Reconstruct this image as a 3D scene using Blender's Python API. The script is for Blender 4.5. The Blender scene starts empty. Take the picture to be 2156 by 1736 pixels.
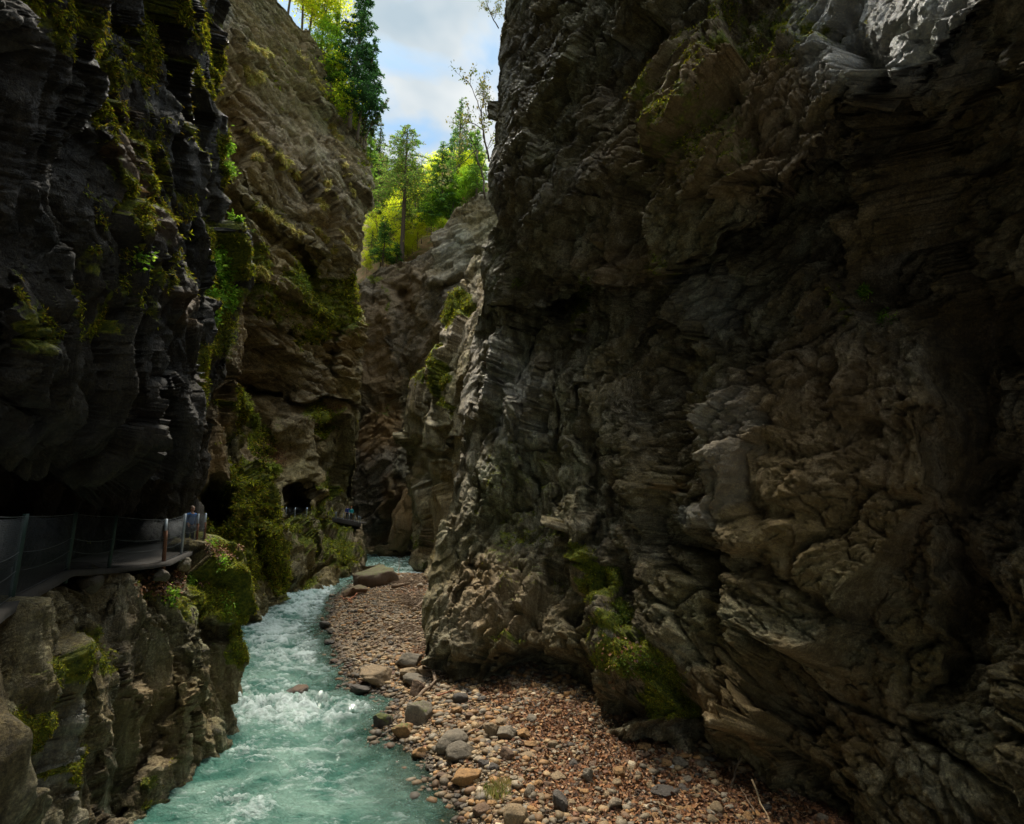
import bpy, bmesh, math, random
import numpy as np
from concurrent.futures import ThreadPoolExecutor
from mathutils import Vector, Matrix
rng = np.random.default_rng(7)
random.seed(7)
R = math.radians
C = bpy.context.scene.collection
f4 = np.float32

# ---------------------------------------------------------------- camera model (eye 6.2 m above the river)
FV, CX, CY, EYE, TH = 1082.0, 1078.0, 868.0, 6.2, R(11.2)
cT, sT = math.cos(TH), math.sin(TH)
def unproj(x, y, D):
    """point on the ray of view position (x, y) at horizontal forward distance D"""
    x = np.asarray(x, float); y = np.asarray(y, float)
    u = (x - CX) / FV; v = -(y - CY) / FV
    dy = cT - sT * v; dz = sT + cT * v
    k = D / dy
    return np.stack([u * k, dy * k, EYE + dz * k], -1)
def on_plane(x, y, z=0.0):
    u = (x - CX) / FV; v = -(y - CY) / FV
    dy = cT - sT * v; dz = sT + cT * v
    k = (z - EYE) / dz
    return np.stack([u * k, dy * k, EYE + dz * k], -1)
def at(x, y, D):
    return Vector(unproj(x, y, D).tolist())
def proj(P):
    P = np.asarray(P, float)
    X, Y, Z = P[..., 0], P[..., 1], P[..., 2] - EYE
    fw = cT * Y + sT * Z; up = -sT * Y + cT * Z
    return CX + FV * X / fw, CY - FV * up / fw

# ---------------------------------------------------------------- noise
def _h(ix, iy, iz, s):
    with np.errstate(over='ignore'):
        h = (ix.astype(np.uint32) * np.uint32(73856093)) ^ (iy.astype(np.uint32) * np.uint32(19349663)) ^ (iz.astype(np.uint32) * np.uint32(83492791)) ^ np.uint32((s * 2654435761) & 0xffffffff)
        h ^= h >> np.uint32(16); h *= np.uint32(0x7feb352d); h ^= h >> np.uint32(15); h *= np.uint32(0x846ca68b); h ^= h >> np.uint32(16)
    return h
_G = rng.normal(size=(256, 3)); _G /= np.linalg.norm(_G, axis=1)[:, None]; _G = _G.astype(f4) * 1.5
def _perlin(p, s):
    i = np.floor(p).astype(np.int64); f = (p - i).astype(f4)
    w = f * f * f * (f * (f * 6 - 15) + 10)
    out = 0
    for dx in (0, 1):
        for dy in (0, 1):
            for dz in (0, 1):
                g = _G[_h(i[:, 0] + dx, i[:, 1] + dy, i[:, 2] + dz, s) & np.uint32(255)]
                n = g[:, 0] * (f[:, 0] - dx) + g[:, 1] * (f[:, 1] - dy) + g[:, 2] * (f[:, 2] - dz)
                wx = w[:, 0] if dx else 1 - w[:, 0]; wy = w[:, 1] if dy else 1 - w[:, 1]; wz = w[:, 2] if dz else 1 - w[:, 2]
                out = out + n * wx * wy * wz
    return out
def _facet(p, s):
    """cells with a randomly tilted flat face each: (height, distance to the crack)"""
    q = np.floor(p - 0.5).astype(np.int64)
    n = len(p); b1 = np.full(n, 9e9, f4); b2 = b1.copy(); hh = np.zeros(n, f4)
    for dx in (0, 1):
        for dy in (0, 1):
            for dz in (0, 1):
                h = _h(q[:, 0] + dx, q[:, 1] + dy, q[:, 2] + dz, s)
                a = (h & np.uint32(255)).astype(f4) / 255; b = ((h >> np.uint32(8)) & np.uint32(255)).astype(f4) / 255
                c = ((h >> np.uint32(16)) & np.uint32(255)).astype(f4) / 255; r = ((h >> np.uint32(24)) & np.uint32(255)).astype(f4) / 255
                ox = (p[:, 0] - (q[:, 0] + dx + .5 + (a - .5) * .8)).astype(f4)
                oy = (p[:, 1] - (q[:, 1] + dy + .5 + (b - .5) * .8)).astype(f4)
                oz = (p[:, 2] - (q[:, 2] + dz + .5 + (c - .5) * .8)).astype(f4)
                d = ox * ox + oy * oy + oz * oz
                g = _G[(h >> np.uint32(3)) & np.uint32(255)]
                v = (g[:, 0] * ox + g[:, 1] * oy + g[:, 2] * oz) * .6 + (r - .5) * .55
                nb = d < b1
                b2 = np.where(nb, b1, np.minimum(b2, d)); hh = np.where(nb, v, hh); b1 = np.where(nb, d, b1)
    return np.stack([hh, np.sqrt(b2) - np.sqrt(b1)], -1)
def _par(fn, p, s):
    sh = p.shape[:-1]; p = np.ascontiguousarray(p.reshape(-1, 3))
    n = len(p); ch = 60000
    if n <= ch: return fn(p, s).reshape(sh + ((2,) if fn is _facet else ()))
    with ThreadPoolExecutor(4) as ex:
        o = list(ex.map(lambda k: fn(p[k:k + ch], s), range(0, n, ch)))
    return np.concatenate(o).reshape(sh + ((2,) if fn is _facet else ()))
def perlin(p, s=0): return _par(_perlin, p, s)
def facet(p, s=0): return _par(_facet, p, s)
def fbm(p, octv=4, s=0, gain=.5):
    o = 0; a = 1; q = np.asarray(p, float)
    for k in range(octv):
        o = o + a * perlin(q, s + k); q = q * 2.03 + 5.1; a *= gain
    return o
def ridged(p, octv=4, s=0, gain=.55):
    o = 0; a = 1; q = np.asarray(p, float)
    for k in range(octv):
        o = o + a * (1 - np.abs(perlin(q, s + k)) * 2.2); q = q * 2.07 + 3.3; a *= gain
    return o
def sst(a, b, x):
    t = np.clip((x - a) / (b - a), 0, 1); return t * t * (3 - 2 * t)

def tps(ctrl):
    c = np.array(ctrl, float); p = c[:, :2] / 1000; n = len(p)
    K = lambda r2: np.where(r2 > 1e-12, .5 * r2 * np.log(np.maximum(r2, 1e-12)), 0)
    A = np.zeros((n + 3, n + 3))
    A[:n, :n] = K(((p[:, None] - p[None]) ** 2).sum(-1)) + np.eye(n) * 2e-4
    A[:n, n] = 1; A[:n, n + 1:] = p; A[n:, :n] = A[:n, n:].T
    w = np.linalg.solve(A, np.concatenate([1 / c[:, 2], [0, 0, 0]]))
    def ev(x, y):
        x = np.asarray(x, float) / 1000; y = np.asarray(y, float) / 1000
        o = w[n] + w[n + 1] * x + w[n + 2] * y
        for k in range(n): o = o + w[k] * K((x - p[k, 0]) ** 2 + (y - p[k, 1]) ** 2)
        return 1 / np.maximum(o, 1 / 400.)
    return ev
def pdist(x, y, poly):
    """distance to a polyline, and side (+ = right of its direction, in view axes below/right)"""
    best = np.full(x.shape, 1e9); side = np.zeros(x.shape)
    for (ax, ay), (bx, by) in zip(poly[:-1], poly[1:]):
        dx, dy = bx - ax, by - ay; L2 = dx * dx + dy * dy
        t = np.clip(((x - ax) * dx + (y - ay) * dy) / L2, 0, 1)
        d = np.hypot(x - ax - t * dx, y - ay - t * dy)
        cr = dx * (y - ay) - dy * (x - ax)
        m = d < best; best = np.where(m, d, best); side = np.where(m, np.sign(cr), side)
    return best, side
def features(x, y, D, feats):
    """sculpt the face: grooves, ridges, ledges and hollows placed where the rock has them"""
    w = np.stack([x / 90, y / 90, 0 * x], -1)
    wx = fbm(w, 4, 91) * 26; wy = fbm(w + 31.7, 4, 92) * 26
    xx, yy = x + wx, y + wy
    for ft in feats:
        k = ft[0]
        if k == 'line':       # (poly, width, amount) : amount > 0 cut in, < 0 stands out
            d, _ = pdist(xx, yy, ft[1]); D = D * (1 + ft[3] * np.exp(-(d / ft[2]) ** 2))
        elif k == 'step':     # (poly, reach, amount) : right/below side set back, fading over reach
            d, sd = pdist(xx, yy, ft[1])
            D = D * (1 + ft[3] * np.where(sd > 0, np.exp(-d / ft[2]) * sst(0, 7, d), 0))
        elif k == 'hole':     # (cx, cy, rx, ry, amount, softness)
            r = np.hypot((xx - ft[1]) / ft[3], (yy - ft[2]) / ft[4]); D = D * (1 + ft[5] * (1 - sst(1 - ft[6], 1 + ft[6], r)))
    return D
def blob(x, y, spots, warp=28):
    w = np.stack([x / 60, y / 60, 0 * x], -1)
    xx = x + fbm(w, 4, 71) * warp; yy = y + fbm(w + 9.7, 4, 72) * warp
    m = np.zeros(x.shape)
    for (cx, cy, rx, ry, a) in spots:
        m = np.maximum(m, a * (1 - sst(.45, 1.15, np.hypot((xx - cx) / rx, (yy - cy) / ry))))
    return m

# ---------------------------------------------------------------- objects
def tag(o, label=None, cat=None, group=None, kind=None):
    if label: o['label'] = label
    if cat: o['category'] = cat
    if group: o['group'] = group
    if kind: o['kind'] = kind
    return o
def empty(name, loc, label, cat, group=None, rz=0):
    o = bpy.data.objects.new(name, None); C.objects.link(o); o.location = loc; o.rotation_euler = (0, 0, rz)
    o.empty_display_size = .2
    return tag(o, label, cat, group)
def mesh_obj(name, verts, faces, mat, parent=None, attrs=None, smooth=True):
    """faces: (n,3) or (n,4) int array"""
    me = bpy.data.meshes.new(name); verts = np.asarray(verts, f4); faces = np.asarray(faces, np.int32)
    nf, k = faces.shape
    me.vertices.add(len(verts)); me.vertices.foreach_set('co', verts.ravel())
    me.loops.add(nf * k); me.loops.foreach_set('vertex_index', faces.ravel())
    me.polygons.add(nf); me.polygons.foreach_set('loop_start', np.arange(0, nf * k, k, dtype=np.int32))
    me.polygons.foreach_set('loop_total', np.full(nf, k, np.int32))
    me.polygons.foreach_set('use_smooth', np.full(nf, smooth))
    for an, av in (attrs or {}).items():
        av = np.asarray(av, f4)
        if av.ndim == 1:
            a = me.attributes.new(an, 'FLOAT', 'POINT'); a.data.foreach_set('value', av)
        else:
            a = me.attributes.new(an, 'FLOAT_COLOR', 'POINT')
            a.data.foreach_set('color', np.concatenate([av, np.ones((len(av), 1), f4)], 1).ravel())
    me.update(calc_edges=True)
    if mat: me.materials.append(mat)
    o = bpy.data.objects.new(name, me); C.objects.link(o)
    if parent: o.parent = parent
    return o
def grid_faces(nr, nc, flip=False):
    i = np.arange((nr - 1) * (nc - 1)); r, c = i // (nc - 1), i % (nc - 1); a = r * nc + c
    q = np.stack([a, a + nc, a + nc + 1, a + 1], -1)
    return q[:, ::-1] if flip else q
def ease(a, b, n): return a + (b - a) * np.linspace(0, 1, n)
# ---------------------------------------------------------------- materials
def nodes(name):
    m = bpy.data.materials.new(name); m.use_nodes = True; t = m.node_tree; t.nodes.clear()
    out = t.nodes.new('ShaderNodeOutputMaterial'); return m, t, out
class NT:
    def __init__(s, t): s.t = t
    def n(s, typ, ins=None, **kw):
        nd = s.t.nodes.new(typ)
        for k, v in kw.items(): setattr(nd, k, v)
        for k, v in (ins or {}).items():
            if isinstance(v, bpy.types.NodeSocket): s.t.links.new(v, nd.inputs[k])
            else: nd.inputs[k].default_value = v
        return nd
    def attr(s, name): return s.n('ShaderNodeAttribute', attribute_name=name).outputs['Fac']
    def acol(s, name): return s.n('ShaderNodeAttribute', attribute_name=name).outputs['Color']
    def pos(s, scale=(1, 1, 1), rot=(0, 0, 0), obj=False):
        src = s.n('ShaderNodeTexCoord').outputs['Object'] if obj else s.n('ShaderNodeNewGeometry').outputs['Position']
        return s.n('ShaderNodeMapping', {'Vector': src, 'Scale': scale, 'Rotation': rot}).outputs[0]
    def noise(s, vec, scale, detail=6, rough=.6, dist=0): return s.n('ShaderNodeTexNoise', {'Vector': vec, 'Scale': scale, 'Detail': detail, 'Roughness': rough, 'Distortion': dist}).outputs['Fac']
    def voro(s, vec, scale, feature='F1', out='Distance'): return s.n('ShaderNodeTexVoronoi', {'Vector': vec, 'Scale': scale}, feature=feature).outputs[out]
    def ramp(s, fac, stops, interp='LINEAR'):
        nd = s.n('ShaderNodeValToRGB', {'Fac': fac}); cr = nd.color_ramp; cr.interpolation = interp
        while len(cr.elements) < len(stops): cr.elements.new(.5)
        for e, (p, c) in zip(cr.elements, stops):
            e.position = p; e.color = (c, c, c, 1) if not isinstance(c, tuple) else (*c, 1)
        return nd.outputs['Color']
    def mix(s, fac, a, b, blend='MIX'):
        nd = s.n('ShaderNodeMix', data_type='RGBA', blend_type=blend)
        for k, v in ((0, fac), (6, a), (7, b)):
            if isinstance(v, bpy.types.NodeSocket): s.t.links.new(v, nd.inputs[k])
            else: nd.inputs[k].default_value = (*v, 1) if isinstance(v, tuple) else v
        return nd.outputs[2]
    def math(s, op, a, b=0.0, c=None, clamp=False):
        nd = s.n('ShaderNodeMath', operation=op, use_clamp=clamp)
        for k, v in ((0, a), (1, b)) + (((2, c),) if c is not None else ()):
            if isinstance(v, bpy.types.NodeSocket): s.t.links.new(v, nd.inputs[k])
            else: nd.inputs[k].default_value = v
        return nd.outputs[0]
    def bump(s, h, dist, strength=1.0, normal=None):
        d = {'Height': h, 'Distance': dist, 'Strength': strength}
        if normal is not None: d['Normal'] = normal
        return s.n('ShaderNodeBump', d).outputs[0]
    def bsdf(s, out, **k):
        b = s.n('ShaderNodeBsdfPrincipled')
        for kk, v in k.items():
            kk = kk.replace('_', ' ')
            if isinstance(v, bpy.types.NodeSocket): s.t.links.new(v, b.inputs[kk])
            else: b.inputs[kk].default_value = (*v, 1) if isinstance(v, tuple) and len(v) == 3 else v
        s.t.links.new(b.outputs[0], out.inputs[0]); return b

def rock_mat(name, dark, mid, light, warm, scale=1.0, strata=(0, 0, 0), wet=.0, bumpd=.05):
    m, t, out = nodes(name); N = NT(t)
    P = N.pos()
    cwa = N.attr('cw')
    sx = N.n('ShaderNodeSeparateXYZ', {'Vector': P}); bedv = N.n('ShaderNodeCombineXYZ', {'X': sx.outputs[0], 'Y': sx.outputs[1], 'Z': N.math('MULTIPLY', N.attr('bed'), 1.9)}).outputs[0]
    S = N.n('ShaderNodeMix', {0: N.ramp(cwa, [(.35, 0.), (.65, 1.)]), 4: bedv, 5: N.pos(scale=(2.4, 2.4, .42))}, data_type='VECTOR').outputs[1]
    n1 = N.noise(P, .28 / scale, 8, .62, .3); n2 = N.noise(S, 1.1 / scale, 8, .68, .4); n3 = N.noise(P, 7 / scale, 8, .78)
    n4 = N.noise(P, .55 / scale, 5, .6)
    c = N.ramp(n2, [(.30, dark), (.47, mid), (.66, light)])
    c = N.mix(N.ramp(n1, [(.44, 0.), (.62, 1.)]), c, N.mix(.55, c, warm))
    c = N.mix(N.ramp(n3, [(.38, 0.), (.62, 1.)]), N.mix(1, c, (.45, .45, .47), 'MULTIPLY'), c)
    v = N.voro(S, 1.9 / scale, 'DISTANCE_TO_EDGE')
    ck = N.ramp(v, [(.0, .72), (.02, 1.)])
    c = N.mix(1, c, ck, 'MULTIPLY')
    sp = N.ramp(N.noise(P, 21 / scale, 7, .82), [(.33, (.34, .34, .33)), (.5, (.92, .92, .92)), (.64, (1.7, 1.68, 1.62))])
    c = N.mix(1, c, sp, 'MULTIPLY')
    lg = N.noise(P, .16 / scale, 3, .5)
    c = N.mix(N.ramp(lg, [(.4, 0.), (.65, .6)]), c, N.mix(1, c, (.80, .95, .62), 'MULTIPLY'))
    c = N.mix(N.math('MULTIPLY', N.attr('pale'), N.ramp(n2, [(.3, .5), (.6, 1.)])), c, N.mix(1, N.mix(.5, c, (.22, .22, .22)), (2.5, 2.75, 3.1), 'MULTIPLY'))
    c = N.mix(N.math('MULTIPLY', N.attr('rust'), N.ramp(n2, [(.3, .4), (.6, 1.)])), c, (.36, .20, .06))
    # moss and lichen
    nm = N.noise(P, 1.6 / scale, 9, .7)
    ma = N.math('ADD', N.attr('moss'), N.math('MULTIPLY', N.math('SUBTRACT', nm, .5), 1.5))
    mf = N.ramp(ma, [(.38, 0.), (.56, 1.)])
    mc = N.ramp(N.noise(P, 9 / scale, 5, .7), [(.3, (.03, .05, .005)), (.48, (.14, .17, .008)), (.68, (.34, .33, .02))])
    c = N.mix(mf, c, mc)
    h1 = N.math('ADD', N.math('MULTIPLY', N.noise(S, 3.0 / scale, 9, .72, .3), .55), N.math('MULTIPLY', N.noise(P, 4.5 / scale, 9, .76, .2), .6))
    h2 = N.noise(P, 16 / scale, 6, .75)
    h = N.math('ADD', N.math('MULTIPLY', h1, 1.0), N.math('MULTIPLY', h2, .85))
    h = N.math('ADD', h, N.math('MULTIPLY', N.ramp(v, [(0., 0.), (.05, 1.)]), .10))
    bm = N.bump(h, bumpd * 4 * scale, .9)
    rough = N.math('SUBTRACT', .82, N.math('MULTIPLY', N.attr('wet'), N.ramp(n4, [(.35, .30), (.6, .5)])))
    rough = N.math('MAXIMUM', rough, N.math('MULTIPLY', mf, .95))
    N.bsdf(out, Base_Color=c, Roughness=rough, Normal=bm, Specular_IOR_Level=.5)
    return m
M = {}
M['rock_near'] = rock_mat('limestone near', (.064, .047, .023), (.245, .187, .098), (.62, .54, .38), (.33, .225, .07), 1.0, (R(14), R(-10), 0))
M['rock_shade'] = rock_mat('shade-darkened limestone', (.009, .008, .005), (.030, .025, .014), (.090, .076, .050), (.06, .04, .015), 1.0, (R(14), R(-10), 0))  # overhang shade of the near left wall put into a darker limestone colour
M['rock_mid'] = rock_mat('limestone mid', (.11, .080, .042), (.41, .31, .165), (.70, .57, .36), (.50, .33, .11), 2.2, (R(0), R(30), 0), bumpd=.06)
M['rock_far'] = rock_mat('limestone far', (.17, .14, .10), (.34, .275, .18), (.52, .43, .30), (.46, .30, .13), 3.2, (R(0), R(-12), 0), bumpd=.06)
def simple(name, col, rough=.8, bump=0, bs=20, var=.35, metal=0, spec=.5, obj=False):
    m, t, out = nodes(name); N = NT(t); P = N.pos(obj=obj)
    n = N.noise(P, bs, 6, .65)
    c = N.mix(N.ramp(n, [(.3, 0.), (.7, 1.)]), tuple(x * (1 - var) for x in col), tuple(min(1, x * (1 + var)) for x in col))
    k = dict(Base_Color=c, Roughness=rough, Metallic=metal, Specular_IOR_Level=spec)
    if bump: k['Normal'] = N.bump(n, bump)
    N.bsdf(out, **k); return m
# ---------------------------------------------------------------- rock masses
def rotm(ax, ay):
    return np.array((Matrix.Rotation(ay, 3, 'Y') @ Matrix.Rotation(ax, 3, 'X')))
def rock_disp(P, sc=1.0, colw=0, strat=None, amp=1.0, seed=1, gap=None):
    """metres of relief at world points P. colw: weight of upright slabs against tilted beds"""
    Q = P / sc
    wv = np.stack([fbm(Q * .35 + 7 * k, 3, seed + 20 + k) for k in range(3)], -1)
    Qw = Q + wv * .5
    B = Qw.copy(); B[..., 2] = strat(P) / sc + wv[..., 2] * .4
    cs = np.array([1.0, 1.0, .13]); bs = np.array([.6, .6, 1.1])
    colw = np.asarray(colw)[..., None] if np.ndim(colw) else colw
    gap = (0 * P[..., 0] if gap is None else gap) / sc
    fd = lambda lam: 1 - sst(.30 * lam, .85 * lam, gap)   # relief finer than the local mesh is left out
    h = 0
    f1 = facet(Qw * [.22, .22, .17], seed); h = h + 1.7 * f1[..., 0] * (.45 + .55 * fd(3.2)) + .35 * fbm(Q * .32, 2, seed + 7)
    fc = facet(Qw * cs * .75, seed + 1); fb = facet(B * bs * .62, seed + 2)
    cw = colw[..., 0] if np.ndim(colw) else colw
    h = h + (.75 * cw * fc[..., 0] + .5 * (1 - cw) * fb[..., 0]) * fd(1.3)
    crk = cw * fc[..., 1] + (1 - cw) * fb[..., 1]
    h = h - .30 * (1 - sst(0, .14, crk)) * fd(.6)
    fc = facet(Qw * cs * 2.1 + 11, seed + 3); fb = facet(B * bs * 1.8 + 11, seed + 4)
    h = h + (.24 * (cw * fc[..., 0] + (1 - cw) * fb[..., 0]) - .07 * (1 - sst(0, .2, cw * fc[..., 1] + (1 - cw) * fb[..., 1]))) * fd(.4)
    q3 = Qw * 3.4; q3[..., 2] *= (1.1 - .8 * cw); f3 = facet(q3, seed + 5); h = h + .11 * f3[..., 0] * fd(.30)
    q6 = Qw * 7.5; q6[..., 2] *= (1. - .5 * cw); h = h + .045 * facet(q6, seed + 15)[..., 0] * fd(.14)
    q4 = B * [.9, .9, .9]; q4 = q4 + 4; f4_ = facet(q4, seed + 12); h = h + (1 - cw) * (.40 * f4_[..., 0] - .04 * (1 - sst(0, .08, f4_[..., 1]))) * fd(1.)
    h = h + .035 * (ridged(B * [1.5, 1.5, 4], 3, seed + 9) - 1) * (1 - cw) * fd(.2) + .13 * fbm(Q * .9, 3, seed + 6)
    q5 = Qw * 4.5; q5[..., 2] *= (.8 - .5 * cw); h = h + .055 * (ridged(q5, 2, seed + 8) - 1) * fd(.24)
    return h * sc * amp

def cliff(name, X, Y, ev, feats, wraps, mat, label, sc=1.0, amp=1.0, colw=None, strat=lambda P: P[..., 2], moss=(), pale=(), rust=(), wet=(), mossbase=0., seed=1, flip=False, streak=False, moss2=(), calm=(), soft=None, bedk=1.0):
    """X, Y: view grids; wraps: list of (side, direction, length, n)"""
    D0 = ev(X, Y); P0 = unproj(X, Y, D0)
    D = features(X, Y, D0, feats); P = unproj(X, Y, D)
    cw = colw(X, Y) if colw else np.zeros(X.shape)
    A = {'moss': blob(X, Y, moss) , 'pale': blob(X, Y, pale), 'rust': blob(X, Y, rust), 'wet': blob(X, Y, wet), 'cw': cw, 'soft': np.ones(X.shape)}
    if soft: A['soft'] = soft[2] + (1 - soft[2]) * sst(0, soft[1], np.abs(X - (X[:, :1] if soft[0] == 'L' else X[:, -1:])))
    A['soft'] = A['soft'] * (1 - .65 * blob(X, Y, calm))
    if streak: A['moss'] = A['moss'] * (.25 + 1.1 * sst(-.15, .35, fbm(np.stack([X / 17, Y / 130, 0 * X], -1), 4, 55)))
    A['moss'] = np.maximum(A['moss'], blob(X, Y, moss2, 14))
    for side, dr, L, n in wraps:
        n = n * 2 if n > 12 else n
        t = (np.linspace(0, 1, n + 1)[1:] ** 1.6) * L
        d = np.array(dr, float)
        if side in 'LR':
            k = 0 if side == 'L' else -1
            def ext(G, move):
                e = G[:, k:k + 1] if k == 0 else G[:, -1:]
                add = e + (t[None, :, None] * d if move else 0) * np.ones((1, n, 1)) if G.ndim == 3 else np.repeat(e, n, 1)
                return np.concatenate([add[:, ::-1], G] if k == 0 else [G, add], 1)
        else:
            def ext(G, move):
                e = G[:1] if side == 'T' else G[-1:]
                add = e + (t[:, None, None] * d if move else 0) * np.ones((n, 1, 1)) if G.ndim == 3 else np.repeat(e, n, 0)
                return np.concatenate([add[::-1], G] if side == 'T' else [G, add], 0)
        P = ext(P, True); P0 = ext(P0, True)
        for kk in A: A[kk] = ext(A[kk], False)
    gx = np.gradient(P0, axis=1); gy = np.gradient(P0, axis=0)
    Nn = np.cross(gy, gx); Nn /= np.maximum(np.linalg.norm(Nn, axis=-1, keepdims=True), 1e-9)
    gap = np.maximum(np.linalg.norm(np.gradient(P, axis=1), axis=-1), np.linalg.norm(np.gradient(P, axis=0), axis=-1))
    h = rock_disp(P, sc, A['cw'], lambda q: strat(q) * bedk, amp, seed, gap)
    ga, gb = np.linalg.norm(np.gradient(P, axis=1), axis=-1), np.linalg.norm(np.gradient(P, axis=0), axis=-1)
    def box(a, k, ax):       # running mean, keeps stretched faces solid
        a = np.moveaxis(a, ax, 0); p = np.pad(a, [(k + 1, k)] + [(0, 0)] * (a.ndim - 1), mode='edge'); c = np.cumsum(p, 0); return np.moveaxis((c[2 * k + 1:] - c[:-2 * k - 1]) / (2 * k + 1), 0, ax)
    rr = box(box(ga / np.maximum(gb, 1e-6), 3, 0), 3, 1); r2 = 1 / np.maximum(rr, 1e-6)
    for q, ax in ((rr, 0), (r2, 1)):
        for k, lo_ in ((3, 3.0), (8, 5.0), (20, 9.)): h = h + (box(box(h, k, ax), k, ax) - h) * sst(lo_, lo_ * 1.8, q)
    h = h * A['soft']
    P = P + Nn * (h[..., None] if not flip else -h[..., None])
    A['bed'] = strat(P) * bedk
    # final normals decide where moss and litter settle
    gx = np.gradient(P, axis=1); gy = np.gradient(P, axis=0)
    N2 = np.cross(gy, gx); N2 /= np.maximum(np.linalg.norm(N2, axis=-1, keepdims=True), 1e-9)
    if flip: N2 = -N2
    up = N2[..., 2]
    A['moss'] = np.clip(A['moss'] + mossbase + .25 * sst(.25, .8, up) * (A['moss'] > .05), 0, 1)
    nr, nc = P.shape[:2]
    at_ = {k: v.ravel() for k, v in A.items() }
    o = mesh_obj(name, P.reshape(-1, 3), grid_faces(nr, nc, flip), mat, None, at_)
    tag(o, label, None, None, 'structure')
    return dict(P=P, N=N2, A=A, o=o, X=X, Y=Y)
def edge(pts):
    a = np.array(pts, float); return lambda v: np.interp(v, a[:, 0], a[:, 1])
def grid(xl, xr, ys, n, pw=1.0):
    """rows ys, columns between xl(y) and xr(y)"""
    s = 1 - (1 - np.linspace(0, 1, n)[None]) ** pw; Yv = np.repeat(ys[:, None], n, 1); L = xl(ys)[:, None]; Rr = xr(ys)[:, None]
    return L + (Rr - L) * s, Yv
def cat(*a): return np.concatenate([x if k == len(a) - 1 else x[:-1] for k, x in enumerate(a)])
Q_ = 1.0   # mesh density
def ys_(a, b, step): return np.linspace(a, b, max(2, int(round(abs(b - a) / (step / Q_)))))

# right wall -------------------------------------------------------------
ysA = cat(ys_(-620, -20, 9), ys_(-20, 1756, 1.9), ys_(1756, 2250, 12))
xLA = edge([(-620, 1085), (-200, 1068), (0, 1052), (40, 1040), (120, 1029), (250, 1021), (330, 1015), (420, 1012), (465, 1030), (520, 1010), (600, 1004), (680, 985), (760, 966), (850, 957), (950, 948), (1050, 932), (1150, 908), (1230, 884), (1300, 880), (1395, 886), (1425, 935), (1480, 980), (1600, 1010), (2250, 1010)])
sA = cat(.35 * np.linspace(0, 1, int(690 * Q_)) ** 1.7 + .65 * np.linspace(0, 1, int(690 * Q_)), 1 + np.linspace(0, .75, 50) ** 1.3)
LA = xLA(ysA)[:, None] + 15; XA = LA + (2176 - LA) * sA[None]; YA = np.repeat(ysA[:, None], len(sA), 1)
evA = tps([(908, 1390, 21.6), (1000, 1445, 18.8), (1130, 1460, 17.8), (1280, 1560, 14.3), (1500, 1640, 12.2), (1640, 1736, 10.8), (2156, 1800, 8.2), (1850, 2200, 9), (1450, 1710, 14), (1250, 1650, 16.5), (1080, 1560, 20), (1300, 2100, 15),
           (908, 1250, 22.5), (945, 1000, 26), (960, 850, 28), (1005, 600, 29), (1015, 430, 26), (1030, 100, 26), (1055, -300, 27), (1085, -620, 28),
           (1100, 950, 22.5), (1100, 650, 24), (1100, 1200, 20), (1150, 300, 21), (1150, 0, 21), (1300, 300, 16.5), (1300, 700, 17.5), (1300, 1000, 17), (1300, 1300, 16),
           (1500, 1350, 13), (1500, 1000, 13.2), (1500, 700, 13.5), (1500, 350, 11.8), (1500, 0, 12.6), (1500, -600, 13.5), (1800, 1400, 10.2), (1800, 1000, 10.2), (1800, 600, 10),
           (1800, 200, 9.2), (1800, -200, 9.0), (1800, -550, 9.2), (2150, 1400, 8), (2150, 900, 8.2), (2150, 500, 7), (2150, 100, 5.6), (2150, -300, 5.0), (2700, 900, 5.4), (2700, 100, 3.4), (2700, -500, 2.6), (2700, 1700, 5.2), (2000, 1700, 8.8)])
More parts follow.
